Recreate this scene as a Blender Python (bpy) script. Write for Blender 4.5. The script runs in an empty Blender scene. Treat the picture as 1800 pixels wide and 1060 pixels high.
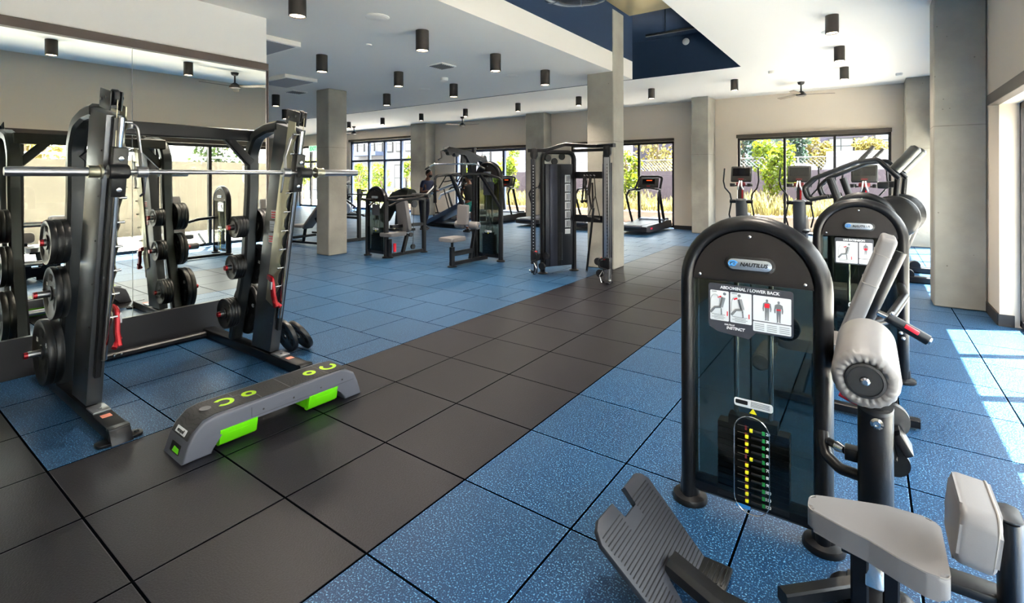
import bpy, bmesh, math, random
from math import sin, cos, pi, radians as R
from mathutils import Vector as V, Matrix as Mx
random.seed(7)
S = bpy.context.scene
COL = S.collection

# ---------------------------------------------------------------- camera, world, sun, exposure
T = 0.61                                   # one rubber floor tile
CAM = V((3.5057, -0.6956, 1.5423))
YAW, ROLL = 0.6232, -0.0023
fw = V((-sin(YAW), cos(YAW), 0)); rt = V((cos(YAW), sin(YAW), 0)); up = V((0, 0, 1))
rt, up = rt*cos(ROLL)+up*sin(ROLL), up*cos(ROLL)-rt*sin(ROLL)
cd = bpy.data.cameras.new('camera'); cam = bpy.data.objects.new('camera', cd); COL.objects.link(cam)
m = Mx((rt, up, -fw)).transposed().to_4x4(); m.translation = CAM; cam.matrix_world = m
cd.sensor_width = 36; cd.lens = 875.56/1800*36; cd.shift_y = -(530-309.99)/1800
cd.clip_start = 0.05; cd.clip_end = 500
S.camera = cam

W = bpy.data.worlds.new('sky'); S.world = W; W.use_nodes = True
wn = W.node_tree.nodes; wl = W.node_tree.links
bg = wn['Background']
tc = wn.new('ShaderNodeTexCoord'); sx = wn.new('ShaderNodeSeparateXYZ'); cr = wn.new('ShaderNodeValToRGB')
wl.new(tc.outputs['Generated'], sx.inputs[0]); wl.new(sx.outputs['Z'], cr.inputs[0]); wl.new(cr.outputs[0], bg.inputs[0])
cr.color_ramp.elements[0].position = 0.0; cr.color_ramp.elements[0].color = (1, .97, .95, 1)
cr.color_ramp.elements[1].position = 0.6; cr.color_ramp.elements[1].color = (.90, .94, 1, 1)
bg.inputs[1].default_value = 7.0
sd = bpy.data.lights.new('sun', 'SUN'); sun = bpy.data.objects.new('sun', sd); COL.objects.link(sun)
sd.energy = 85; sd.angle = R(.6); sd.color = (1, .96, .92)
sdir = V((-.86*cos(R(70)), -.51*cos(R(70)), -sin(R(70))))
sun.rotation_euler = sdir.to_track_quat('-Z', 'Y').to_euler(); sun.location = (8, 8, 12)
S.view_settings.view_transform = 'Standard'; S.view_settings.look = 'None'; S.view_settings.gamma = 1
S.view_settings.exposure = 1.25
S.cycles.max_bounces = 10; S.cycles.diffuse_bounces = 5; S.cycles.glossy_bounces = 5
S.cycles.transparent_max_bounces = 24; S.cycles.transmission_bounces = 8
S.cycles.sample_clamp_indirect = 6; S.cycles.caustics_reflective = False; S.cycles.caustics_refractive = False

# ---------------------------------------------------------------- materials
def lin(c):
    return tuple(((x/255)/12.92 if x/255 <= .04045 else ((x/255+.055)/1.055)**2.4) for x in c)+(1,)
MATS = {}
def mat(name, rgb=(128, 128, 128), rough=.5, metal=0, spec=.5, noise=0, nscale=30, bump=0, bscale=60, emit=None, estr=1, coat=0):
    if name in MATS: return MATS[name]
    m = bpy.data.materials.new(name); m.use_nodes = True; N = m.node_tree.nodes; L = m.node_tree.links
    b = N['Principled BSDF']; c = lin(rgb)
    b.inputs['Base Color'].default_value = c; b.inputs['Roughness'].default_value = rough
    b.inputs['Metallic'].default_value = metal; b.inputs['Specular IOR Level'].default_value = spec
    b.inputs['Coat Weight'].default_value = coat
    if noise or bump: t = N.new('ShaderNodeTexCoord')
    if noise:
        n = N.new('ShaderNodeTexNoise'); n.inputs['Scale'].default_value = nscale; n.inputs['Detail'].default_value = 5
        L.new(t.outputs['Object'], n.inputs['Vector'])
        r = N.new('ShaderNodeValToRGB'); L.new(n.outputs['Fac'], r.inputs[0]); L.new(r.outputs[0], b.inputs['Base Color'])
        r.color_ramp.elements[0].position = .3; r.color_ramp.elements[1].position = .7
        r.color_ramp.elements[0].color = tuple(x*(1-noise) for x in c[:3])+(1,)
        r.color_ramp.elements[1].color = tuple(min(1, x*(1+noise)) for x in c[:3])+(1,)
    if bump:
        n = N.new('ShaderNodeTexNoise'); n.inputs['Scale'].default_value = bscale; n.inputs['Detail'].default_value = 3
        L.new(t.outputs['Object'], n.inputs['Vector'])
        bp = N.new('ShaderNodeBump'); bp.inputs['Strength'].default_value = bump; bp.inputs['Distance'].default_value = .01
        L.new(n.outputs['Fac'], bp.inputs['Height']); L.new(bp.outputs[0], b.inputs['Normal'])
    if emit:
        b.inputs['Emission Color'].default_value = lin(emit); b.inputs['Emission Strength'].default_value = estr
    MATS[name] = m; return m
def glassy(name, tint, refl_rough=.02, ior=1.45):
    """thin clear pane: straight-through tinted transparency plus a fresnel reflection"""
    m = bpy.data.materials.new(name); m.use_nodes = True; N = m.node_tree.nodes; L = m.node_tree.links
    for n in list(N):
        if n.type != 'OUTPUT_MATERIAL': N.remove(n)
    o = [n for n in N if n.type == 'OUTPUT_MATERIAL'][0]
    t = N.new('ShaderNodeBsdfTransparent'); t.inputs[0].default_value = tint
    g = N.new('ShaderNodeBsdfGlossy'); g.inputs['Roughness'].default_value = refl_rough
    f = N.new('ShaderNodeLayerWeight'); f.inputs['Blend'].default_value = .5; x = N.new('ShaderNodeMixShader')
    p5 = N.new('ShaderNodeMath'); p5.operation = 'POWER'; p5.inputs[1].default_value = 5; L.new(f.outputs['Facing'], p5.inputs[0])
    ml = N.new('ShaderNodeMath'); ml.operation = 'MULTIPLY_ADD'; ml.inputs[1].default_value = .92; ml.inputs[2].default_value = .04; L.new(p5.outputs[0], ml.inputs[0])
    L.new(ml.outputs[0], x.inputs[0]); L.new(t.outputs[0], x.inputs[1]); L.new(g.outputs[0], x.inputs[2]); L.new(x.outputs[0], o.inputs[0])
    MATS[name] = m; return m

steel = mat('dark powder coated steel', (14, 14, 17), .34, .15, .35, bump=.05, bscale=400)
steelg = mat('gunmetal painted steel', (34, 36, 40), .42, .3, .5)
black = mat('black plastic', (13, 13, 15), .42)
rubber = mat('black rubber', (24, 24, 25), .6)
plate_m = mat('black weight plate rubber', (12, 12, 13), .40, spec=.5, bump=.08, bscale=200)
chrome = mat('polished chrome', (215, 215, 215), .12, 1)
brushed = mat('brushed steel', (175, 175, 178), .3, 1)
champ = mat('zinc plated side plate', (176, 172, 150), .35, .9)
vinyl = mat('grey upholstery vinyl', (106, 104, 104), .42, spec=.4, bump=.05, bscale=300)
seam = mat('upholstery seam', (120, 116, 112), .6)
red = mat('red anodised', (150, 10, 25), .3, .4)
redp = mat('red plastic', (200, 20, 40), .4)
green = mat('lime green plastic', (105, 215, 15), .4)
greenp = mat('lime green print', (165, 210, 35), .6)
greyp = mat('slate grey plastic', (84, 87, 97), .45, bump=.04, bscale=500)
greyd = mat('dark grey rubber top', (36, 36, 38), .55)
_w = greyd.node_tree.nodes.new('ShaderNodeTexWave'); _w.wave_type = 'RINGS'; _w.rings_direction = 'Z'; _w.inputs['Scale'].default_value = 16; _w.inputs['Distortion'].default_value = 9; _w.inputs['Detail Scale'].default_value = .9
_t = greyd.node_tree.nodes.new('ShaderNodeTexCoord'); _r = greyd.node_tree.nodes.new('ShaderNodeValToRGB')
_r.color_ramp.elements[0].color = lin((16, 16, 18)); _r.color_ramp.elements[0].position = .06; _r.color_ramp.elements[1].color = lin((40, 39, 41)); _r.color_ramp.elements[1].position = .22
greyd.node_tree.links.new(_t.outputs['Object'], _w.inputs['Vector']); greyd.node_tree.links.new(_w.outputs['Fac'], _r.inputs[0]); greyd.node_tree.links.new(_r.outputs[0], greyd.node_tree.nodes['Principled BSDF'].inputs['Base Color'])
white_p = mat('white print', (225, 228, 230), .5)
grey_print = mat('grey print', (110, 114, 118), .5)
navy_p = mat('dark blue grey placard', (52, 54, 62), .4)
yellow = mat('yellow plastic', (235, 225, 30), .5)
grn = mat('green label', (20, 130, 60), .5)
silverp = mat('silver badge', (170, 178, 186), .3, .7)
bluep = mat('blue print', (40, 120, 190), .4)
brownshroud = mat('charcoal shroud plastic', (24, 21, 21), .42, 0, .28, bump=.06, bscale=500)
belt = mat('treadmill belt', (60, 62, 68), .55)
screenm = mat('glossy console screen', (16, 16, 18), .08)
smoke = glassy('smoked acrylic panel', (.60, .63, .60, 1), .03, 1.45)
winglass = glassy('window glass', (.93, .96, .95, 1), .0, 1.45)
winframe = mat('dark bronze window frame', (34, 32, 32), .45, .3)
white_wall = mat('white wall paint', (246, 244, 241), .8, spec=.2, bump=.02, bscale=200)
ceil_m = mat('white ceiling paint', (248, 243, 235), .85, spec=.2)
beige = mat('warm grey wall paint', (216, 204, 188), .8, spec=.2)
navy = mat('navy plenum paint', (24, 40, 62), .75, spec=.2)
mirror_m = mat('mirror silvering', (238, 239, 230), 0.0, 1)

def concrete():
    m = mat('board formed concrete', (160, 156, 145), .75, spec=.3, noise=.16, nscale=2.2, bump=.25, bscale=25)
    N = m.node_tree.nodes; L = m.node_tree.links; b = N['Principled BSDF']; r = [n for n in N if n.type == 'VALTORGB'][0]
    t = [n for n in N if n.type == 'TEX_COORD'][0]
    v = N.new('ShaderNodeTexVoronoi'); v.inputs['Scale'].default_value = 9; L.new(t.outputs['Object'], v.inputs['Vector'])
    c = N.new('ShaderNodeMath'); c.operation = 'LESS_THAN'; c.inputs[1].default_value = .07; L.new(v.outputs['Distance'], c.inputs[0])
    n2 = N.new('ShaderNodeTexNoise'); n2.inputs['Scale'].default_value = 3.1; L.new(t.outputs['Object'], n2.inputs['Vector'])
    g = N.new('ShaderNodeMath'); g.operation = 'GREATER_THAN'; g.inputs[1].default_value = .52; L.new(n2.outputs['Fac'], g.inputs[0])
    a = N.new('ShaderNodeMath'); a.operation = 'MULTIPLY'; L.new(c.outputs[0], a.inputs[0]); L.new(g.outputs[0], a.inputs[1])
    k = N.new('ShaderNodeMath'); k.operation = 'MULTIPLY'; k.inputs[1].default_value = .55; L.new(a.outputs[0], k.inputs[0])
    x = N.new('ShaderNodeMixRGB'); x.inputs[2].default_value = lin((70, 66, 60)); L.new(k.outputs[0], x.inputs[0]); L.new(r.outputs[0], x.inputs[1])
    sp = N.new('ShaderNodeSeparateXYZ'); L.new(t.outputs['Object'], sp.inputs[0])
    cz = N.new('ShaderNodeMath'); cz.operation = 'COMPARE'; cz.inputs[1].default_value = 2.12; cz.inputs[2].default_value = .006; L.new(sp.outputs['Z'], cz.inputs[0])
    n3 = N.new('ShaderNodeTexNoise'); n3.inputs['Scale'].default_value = 7; L.new(t.outputs['Object'], n3.inputs['Vector'])
    j = N.new('ShaderNodeMath'); j.operation = 'MULTIPLY'; L.new(cz.outputs[0], j.inputs[0]); L.new(n3.outputs['Fac'], j.inputs[1])
    x2 = N.new('ShaderNodeMixRGB'); x2.inputs[2].default_value = lin((112, 106, 96)); L.new(j.outputs[0], x2.inputs[0]); L.new(x.outputs[0], x2.inputs[1])
    L.new(x2.outputs[0], b.inputs['Base Color']); return m
conc = concrete()

def floor_material():
    m = bpy.data.materials.new('rubber tile floor'); m.use_nodes = True; N = m.node_tree.nodes; L = m.node_tree.links
    b = N['Principled BSDF']; tc = N.new('ShaderNodeTexCoord'); s = N.new('ShaderNodeSeparateXYZ'); L.new(tc.outputs['Object'], s.inputs[0])
    def ma(op, a, c=None, d=None):
        n = N.new('ShaderNodeMath'); n.operation = op
        for i, q in enumerate((a, c, d)):
            if q is None: continue
            if isinstance(q, (int, float)): n.inputs[i].default_value = q
            else: L.new(q, n.inputs[i])
        return n.outputs[0]
    X, Y = s.outputs['X'], s.outputs['Y']
    u = ma('DIVIDE', X, T); v = ma('DIVIDE', Y, T)
    left = ma('MULTIPLY', ma('LESS_THAN', X, -.001), ma('GREATER_THAN', Y, -.001))
    odd = ma('MODULO', ma('ADD', ma('FLOOR', v), 100), 2)
    u2 = ma('ADD', u, ma('MULTIPLY', ma('MULTIPLY', left, odd), .5))
    def edge(w):     # distance to nearest joint, metres
        return ma('MULTIPLY', ma('SUBTRACT', .5, ma('ABSOLUTE', ma('SUBTRACT', ma('FRACT', w), .5))), T)
    d = ma('MINIMUM', edge(u2), edge(v))
    joint = ma('LESS_THAN', d, .0052)
    lip = ma('MULTIPLY', ma('GREATER_THAN', d, .0052), ma('LESS_THAN', d, .0085))  # painted highlight: tile colour brightened in a strip beside each joint
    ramp = ma('MULTIPLY', ma('MINIMUM', d, .008), 125)
    band = ma('MULTIPLY', ma('LESS_THAN', X, 3*T), ma('MAXIMUM', ma('MULTIPLY', ma('GREATER_THAN', X, 0), ma('LESS_THAN', Y, 17*T)), ma('LESS_THAN', Y, 0)))
    n1 = N.new('ShaderNodeTexNoise'); n1.inputs['Scale'].default_value = 140; n1.inputs['Detail'].default_value = 1.5
    L.new(tc.outputs['Object'], n1.inputs['Vector'])
    n2 = N.new('ShaderNodeTexNoise'); n2.inputs['Scale'].default_value = 1.3; n2.inputs['Detail'].default_value = 4; L.new(tc.outputs['Object'], n2.inputs['Vector'])
    # per tile tone
    cell = N.new('ShaderNodeCombineXYZ'); L.new(ma('FLOOR', u2), cell.inputs[0]); L.new(ma('FLOOR', v), cell.inputs[1])
    wn_ = N.new('ShaderNodeTexWhiteNoise'); L.new(cell.outputs[0], wn_.inputs['Vector'])
    r1 = N.new('ShaderNodeValToRGB'); L.new(n1.outputs['Fac'], r1.inputs[0]); r1.color_ramp.interpolation = 'LINEAR'
    e = r1.color_ramp.elements
    e[0].position = .46; e[0].color = lin((9, 44, 76)); e[1].position = .70; e[1].color = lin((104, 154, 186))
    q = e.new(.57); q.color = lin((15, 56, 92))
    r2 = N.new('ShaderNodeValToRGB'); L.new(n1.outputs['Fac'], r2.inputs[0])
    e = r2.color_ramp.elements
    e[0].position = .35; e[0].color = lin((10, 9, 14)); e[1].position = .70; e[1].color = lin((30, 28, 35))
    x = N.new('ShaderNodeMixRGB'); L.new(band, x.inputs[0]); L.new(r1.outputs[0], x.inputs[1]); L.new(r2.outputs[0], x.inputs[2])
    tone0 = ma('ADD', .80, ma('ADD', ma('MULTIPLY', n2.outputs['Fac'], .2), ma('MULTIPLY', wn_.outputs['Value'], .2)))
    tone = ma('MULTIPLY', tone0, ma('ADD', 1, ma('MULTIPLY', lip, .9)))
    y = N.new('ShaderNodeMixRGB'); y.blend_type = 'MULTIPLY'; y.inputs[0].default_value = 1; L.new(x.outputs[0], y.inputs[1])
    cmb = N.new('ShaderNodeCombineXYZ'); [L.new(tone, cmb.inputs[i]) for i in range(3)]; L.new(cmb.outputs[0], y.inputs[2])
    z = N.new('ShaderNodeMixRGB'); L.new(joint, z.inputs[0]); L.new(y.outputs[0], z.inputs[1]); z.inputs[2].default_value = lin((3, 4, 6))
    L.new(z.outputs[0], b.inputs['Base Color'])
    b.inputs['Roughness'].default_value = .40; L.new(ma('MULTIPLY', ma('SUBTRACT', 1, joint), .34), b.inputs['Specular IOR Level']); L.new(ma('ADD', .40, ma('MULTIPLY', joint, .6)), b.inputs['Roughness'])
    bp = N.new('ShaderNodeBump'); bp.inputs['Strength'].default_value = .6; bp.inputs['Distance'].default_value = .004
    L.new(ma('ADD', ramp, ma('MULTIPLY', n1.outputs['Fac'], .35)), bp.inputs['Height']); L.new(bp.outputs[0], b.inputs['Normal'])
    return m

# ---------------------------------------------------------------- mesh helpers
def fillet(pts, r, n=5, closed=False):
    pts = [V(p) for p in pts]; out = []; N = len(pts)
    for i, p in enumerate(pts):
        if not closed and i in (0, N-1): out.append(p); continue
        a = pts[i-1]; b = pts[(i+1) % N]; da = (a-p); db = (b-p)
        la, lb = da.length, db.length
        if la < 1e-6 or lb < 1e-6: continue
        da /= la; db /= lb; ang = da.angle(db)
        if ang > pi-.02: out.append(p); continue
        t = min(r/math.tan(ang/2), la*.48, lb*.48)
        p0 = p+da*t; p1 = p+db*t
        for k in range(n+1):
            s = k/n; out.append(p0*(1-s)**2+p*2*s*(1-s)+p1*s*s)
    return out
def arc(cx, cz, r, a0, a1, n=16, y=0, rz=None):
    return [(cx+r*cos(R(a0+(a1-a0)*i/n)), y, cz+(rz or r)*sin(R(a0+(a1-a0)*i/n))) for i in range(n+1)]

class B:
    def __init__(s): s.bm = bmesh.new(); s.mi = 0
    def _mark(s, old):
        if s.mi:
            for f in s.bm.faces:
                if f not in old: f.material_index = s.mi
        return s
    def _old(s): return set(s.bm.faces) if s.mi else None
    def box(s, c, d, rot=None, bev=0, seg=2):
        old = s._old()
        M = Mx.Translation(V(c)) @ (rot.to_4x4() if rot is not None else Mx.Identity(4)) @ Mx.Diagonal((*d, 1))
        g = bmesh.ops.create_cube(s.bm, size=1, matrix=M)
        if bev:
            es = list({e for v in g['verts'] for e in v.link_edges})
            bmesh.ops.bevel(s.bm, geom=es, offset=min(bev, min(d)*.49), segments=seg, profile=.5, affect='EDGES')
        return s._mark(old)
    def tube(s, pts, w, h=None, n=12, closed=False, up=(0, 0, 1), kind='round', ch=.25):
        """sweep: w = radius for round; w x h full size for 'rect'; ellipse full w x h for 'oval'"""
        old = s._old()
        pts = [V(p) for p in pts]; N = len(pts)
        if kind == 'rect':
            c = min(w, h)*ch*.5; a, b = w/2, h/2
            prof = [(a-c, -b), (a, -b+c), (a, b-c), (a-c, b), (-a+c, b), (-a, b-c), (-a, -b+c), (-a+c, -b)]
        elif kind == 'oval': prof = [(w/2*cos(2*pi*i/n), h/2*sin(2*pi*i/n)) for i in range(n)]
        else: prof = [(w*cos(2*pi*i/n), w*sin(2*pi*i/n)) for i in range(n)]
        rings = []; prev = None
        for i, p in enumerate(pts):
            if closed: t = (pts[(i+1) % N]-pts[i-1])
            elif i == 0: t = pts[1]-p
            elif i == N-1: t = p-pts[-2]
            else: t = (pts[i+1]-p).normalized()+(p-pts[i-1]).normalized()
            t = t.normalized(); u = V(up)
            if prev is not None and kind == 'round': u = prev
            sd = t.cross(u)
            if sd.length < 1e-3: sd = t.cross(V((1, 0, 0))) if abs(t.x) < .9 else t.cross(V((0, 1, 0)))
            sd.normalize(); uu = sd.cross(t).normalized(); prev = uu
            k = 1
            if 0 < i < N-1 or closed:
                a = (pts[(i+1) % N]-p).normalized(); cc = max(.5, min(1, a.dot(t))); k = 1/cc
            rings.append([s.bm.verts.new(p+sd*x*k+uu*y) for x, y in prof])
        m = len(prof)
        for i in range(N if closed else N-1):
            a, b = rings[i], rings[(i+1) % N]
            for j in range(m): s.bm.faces.new((a[j], a[(j+1) % m], b[(j+1) % m], b[j]))
        if not closed:
            s.bm.faces.new(list(reversed(rings[0]))); s.bm.faces.new(rings[-1])
        return s._mark(old)
    def bar(s, a, b, w, h, up=(0, 0, 1), ch=.2): return s.tube([a, b], w, h, kind='rect', up=up, ch=ch)
    def cyl(s, a, b, r, r2=None, n=24, bev=0):
        a, b = V(a), V(b); L = (b-a).length
        r2 = r if r2 is None else r2
        pr = [(0, 0), (r-bev, 0), (r, bev), (r2, L-bev), (r2-bev, L), (0, L)] if bev else [(0, 0), (r, 0), (r2, L), (0, L)]
        return s.lathe(pr, a, b-a, n)
    def lathe(s, prof, o=(0, 0, 0), ax=(0, 0, 1), n=32, closed=False):
        old = s._old(); o = V(o); ax = V(ax).normalized()
        q = V((0, 0, 1)).rotation_difference(ax); rings = []
        for r, h in prof:
            if r < 1e-6: rings.append([s.bm.verts.new(o+ax*h)])
            else: rings.append([s.bm.verts.new(o+q @ V((r*cos(2*pi*i/n), r*sin(2*pi*i/n), h))) for i in range(n)])
        K = len(rings)
        for k in range(K if closed else K-1):
            a, b = rings[k], rings[(k+1) % K]
            if len(a) == 1 and len(b) == 1: continue
            for j in range(n):
                if len(a) == 1: s.bm.faces.new((a[0], b[j], b[(j+1) % n])) if False else s.bm.faces.new((a[0], b[(j+1) % n], b[j]))
                elif len(b) == 1: s.bm.faces.new((a[j], a[(j+1) % n], b[0]))
                else: s.bm.faces.new((a[j], a[(j+1) % n], b[(j+1) % n], b[j]))
        return s._mark(old)
    def prism(s, poly, o, ux, uy, th, bev=0, seg=2):
        """poly in (ux,uy) plane at o; extruded th along ux x uy (centred)"""
        old = s._old(); o, ux, uy = V(o), V(ux).normalized(), V(uy).normalized(); nz = ux.cross(uy)
        a = [s.bm.verts.new(o+ux*x+uy*y-nz*th/2) for x, y in poly]; b = [s.bm.verts.new(o+ux*x+uy*y+nz*th/2) for x, y in poly]
        n = len(poly); f1 = s.bm.faces.new(list(reversed(a))); f2 = s.bm.faces.new(b)
        for i in range(n): s.bm.faces.new((a[i], a[(i+1) % n], b[(i+1) % n], b[i]))
        if bev:
            es = list({e for f in (f1, f2) for e in f.edges})
            bmesh.ops.bevel(s.bm, geom=es, offset=min(bev, th*.49), segments=seg, profile=.5, affect='EDGES')
        return s._mark(old)
    def sph(s, c, r, sc=(1, 1, 1), n=16):
        old = s._old()
        bmesh.ops.create_uvsphere(s.bm, u_segments=n, v_segments=max(6, n//2), radius=r, matrix=Mx.Translation(V(c)) @ Mx.Diagonal((*sc, 1)))
        return s._mark(old)
    def quad(s, *p):
        old = s._old(); s.bm.faces.new([s.bm.verts.new(V(q)) for q in p]); return s._mark(old)
    def ring(s, c, ax, R1, r, n=32, m=10):
        return s.lathe([(R1+r*cos(2*pi*i/m), r*sin(2*pi*i/m)) for i in range(m)], c, ax, n, closed=True)
def rrect(w, h, r, n=5, cx=0, cy=0):
    out = []
    for (sx_, sy_, a) in ((1, 1, 0), (-1, 1, 90), (-1, -1, 180), (1, -1, 270)):
        for i in range(n+1):
            t = R(a+90*i/n); out.append((cx+sx_*(w/2-r)+r*cos(t), cy+sy_*(h/2-r)+r*sin(t)))
    return out
def finish(o, name, parent):
    COL.objects.link(o)
    if parent is not None: o.parent = parent
    return o
def obj(name, b, mats, parent=None, label=None, smooth=40):
    bmesh.ops.recalc_face_normals(b.bm, faces=b.bm.faces)
    me = bpy.data.meshes.new(name); b.bm.to_mesh(me); b.bm.free()
    for q in (mats if isinstance(mats, (list, tuple)) else [mats]): me.materials.append(q)
    if smooth:
        me.polygons.foreach_set('use_smooth', [True]*len(me.polygons)); me.set_sharp_from_angle(angle=R(smooth))
    o = bpy.data.objects.new(name, me)
    if label: o['label'] = label
    return finish(o, name, parent)
def text(name, s, size, mt, parent, loc, rot=(pi/2, 0, 0), ext=.0006, align='CENTER', shear=0, space=1, label=None):
    c = bpy.data.curves.new(name, 'FONT'); c.body = s; c.size = size; c.extrude = ext; c.align_x = align; c.align_y = 'CENTER'; c.shear = shear
    c.space_character = space; c.offset = size*.028; c.resolution_u = 3
    t = bpy.data.objects.new('tmp', c); COL.objects.link(t)
    bpy.context.view_layer.update()
    me = bpy.data.meshes.new_from_object(t.evaluated_get(bpy.context.evaluated_depsgraph_get()))
    bpy.data.objects.remove(t); me.materials.clear(); me.materials.append(mt)
    o = bpy.data.objects.new(name, me); o.location = loc; o.rotation_euler = rot
    if label: o['label'] = label
    return finish(o, name, parent)
def tag(o, label, cat, group=None, kind=None):
    o['label'] = label; o['category'] = cat
    if group: o['group'] = group
    if kind: o['kind'] = kind
    return o
def thing(name, label, cat, loc=(0, 0, 0), rz=0, group=None):
    o = bpy.data.objects.new(name, None); COL.objects.link(o); o.location = loc; o.rotation_euler = (0, 0, rz); o.empty_display_size = .1
    return tag(o, label, cat, group)
def dup(root, loc, rz=None, label=None, group=None):
    def cp(o, par):
        c = o.copy(); COL.objects.link(c); c.parent = par
        for ch in list(kids.get(o.name, [])): cp(ch, c)
        return c
    kids = {}
    for o in list(COL.objects):
        if o.parent: kids.setdefault(o.parent.name, []).append(o)
    r = cp(root, None); r.location = loc
    if rz is not None: r.rotation_euler = (0, 0, rz) if isinstance(rz, (int, float)) else rz
    if label: r['label'] = label
    if group: r['group'] = group
    return r
def struct(name, b, mt, parent=None, smooth=0, label=None):
    o = obj(name, b, mt, parent, smooth=smooth, label=label)
    if parent is None: o['kind'] = 'structure'
    return o
# ================================================================ room shell
ZL, ZU = 3.27, 3.665           # lowered soffit, main ceiling
XR, YF, XL, YB = 4.58, 13.84, -24.0, -4.0
XM, YM = -1.83, 2.15           # mirror wall plane and its end

b = B(); b.quad((XL, YB, 0), (XR+.35, YB, 0), (XR+.35, YF+.25, 0), (XL, YF+.25, 0))
fl = struct('floor', b, floor_material())

# far wall with four window openings (x0,x1,ztop)
FW = [(-16.30, -11.83, 3.18), (-9.70, -6.30, 2.56), (-4.55, -1.13, 2.56), (0.585, 3.91, 2.56)]
FARL = [(-20.6, -18.6, 3.1)]
b = B(); wt = .22; ops = sorted(FW+FARL); x = XL
for x0, x1, zt in ops:
    b.box(((x+x0)/2, YF+wt/2, 2.1), (x0-x, wt, 4.2)); b.box(((x0+x1)/2, YF+wt/2, (zt+4.2)/2), (x1-x0, wt, 4.2-zt)); x = x1
b.box(((x+XR+.3)/2, YF+wt/2, 2.1), (XR+.3-x, wt, 4.2))
struct('wall_far', b, beige)
# right wall, two window strips
RW = [(-3.2, 6.36, 2.27), (7.45, 13.1, 2.27)]
b = B(); y = YB
for y0, y1, zt in RW:
    b.box((XR+.13, (y+y0)/2, 2.1), (.26, y0-y, 4.2)); b.box((XR+.13, (y0+y1)/2, (zt+4.2)/2), (.26, y1-y0, 4.2-zt)); y = y1
b.box((XR+.13, (y+YF)/2, 2.1), (.26, YF-y, 4.2))
struct('wall_right', b, beige)
b = B(); b.box((XM-.12, (YB+YM)/2, 2.0), (.24, YM-YB, 4.0)); struct('wall_left', b, white_wall)
b = B(); b.box(((XM-.24+XL)/2, YM-.4, 2.1), (XM-.24-XL, .2, 4.2)); struct('wall_behind', b, white_wall)
b = B(); b.box((XL-.1, 8, 2.1), (.2, 16, 4.2)); struct('wall_left_end', b, beige)
b = B(); b.box((1.4, YB-.1, 2.1), (6.6, .2, 4.2)); struct('wall_back', b, beige)

# ceilings: lowered soffit with white fascia, main ceiling around the open plenum
XS, YS, XO, YO = 0.065, 7.78, 1.47, 9.78
b = B(); b.box(((XL+XS)/2, (YB+YS)/2, (ZL+3.585)/2), (XS-XL, YS-YB, 3.585-ZL)); struct('ceiling', b, ceil_m)
b = B()
b.box(((XO+XR)/2, (YB+YF)/2, ZU+.05), (XR-XO, YF-YB, .1)); b.box(((XL+XO)/2, (YO+YF)/2, ZU+.05), (XO-XL, YF-YO, .1))
struct('ceiling_main', b, ceil_m)
ZP = 4.47
b = B(); b.box((XS-.1, (YB+YS)/2, (3.586+ZP)/2), (.2, YS-YB, ZP-3.586)); b.box((XS-.1-12, YS-.02, (3.586+ZP)/2), (24, .04, ZP-3.586))
b.box(((XL+XO)/2+.3, YO+.055, (ZU+.002+ZP)/2), (XO-XL+.6, .12, ZP-ZU-.002)); b.box((XO+.07, (YB+YO)/2, (ZU+ZP)/2+.06), (.12, YO-YB, ZP-ZU-.1))
b.box(((XL+XO)/2, (YB+YO)/2, ZP+.05), (XO-XL+1, YO-YB+1, .1))
struct('wall_plenum', b, navy)

# concrete columns: x0,x1,y0,y1,top
def column(x0, x1, y0, y1, top, label):
    b = B(); b.box(((x0+x1)/2, (y0+y1)/2, top/2), (x1-x0, y1-y0, top), bev=.012, seg=1)
    o = obj('concrete_column', b, conc, smooth=0); tag(o, label, 'column', 'board formed concrete columns')
column(-.40, .08, 6.93, 7.36, 4.30, 'concrete column beside the cable machine, rising into the navy ceiling opening')
column(-5.47, -5.06, 5.10, 5.52, ZL, 'concrete column left of the shoulder press, behind the barbell end')
column(4.115, 4.575, 6.98, 7.42, ZU, 'tall wide concrete column at the right window wall')
column(-.42, .02, 13.1, 13.83, ZU, 'concrete column between the rightmost treadmill and the large window')
column(-6.01, -5.28, 13.35, 13.83, ZU, 'concrete column against the far wall behind the cable machine')
column(-11.62, -10.75, 13.3, 13.83, ZU, 'concrete column at the far wall behind the leaning man')
column(4.14, 4.575, 13.1, 13.83, ZU, 'concrete column in the far right corner behind the stair trainers')

# mirror wall: two mirror panels, top trim, base band
b = B(); b.box((XM+.004, (YB+.931)/2, 1.5), (.006, .931-YB-.004, 2.40)); mo = struct('window_mirror_1', b, mirror_m)
tag(mo, 'large wall mirror behind the left upright of the barbell machine', 'mirror', 'wall mirrors'); mo.name = 'wall_mirror'; del mo['kind']
b = B(); b.box((XM+.004, (.934+YM-.012)/2, 1.5), (.006, YM-.012-.934, 2.40)); mo = struct('wall_mirror', b, mirror_m)
tag(mo, 'wall mirror panel right of the seam, behind the barbell machine centre', 'mirror', 'wall mirrors'); del mo['kind']
b = B(); b.box((XM+.02, (YB+YM)/2, 2.73), (.045, YM-YB, .075)); b.box((XM+.012, YM+.004, 1.5), (.03, .012, 2.4)); struct('trim_1', b, mat('bronze trim', (70, 60, 56), .5))
b = B(); b.box((XM+.014, (YB+YM)/2, .153), (.03, YM-YB, .305), bev=.004); struct('baseboard_left', b, mat('black base panel', (30, 29, 32), .35))
bb = mat('dark baseboard', (40, 36, 34), .5)
b = B()
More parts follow.
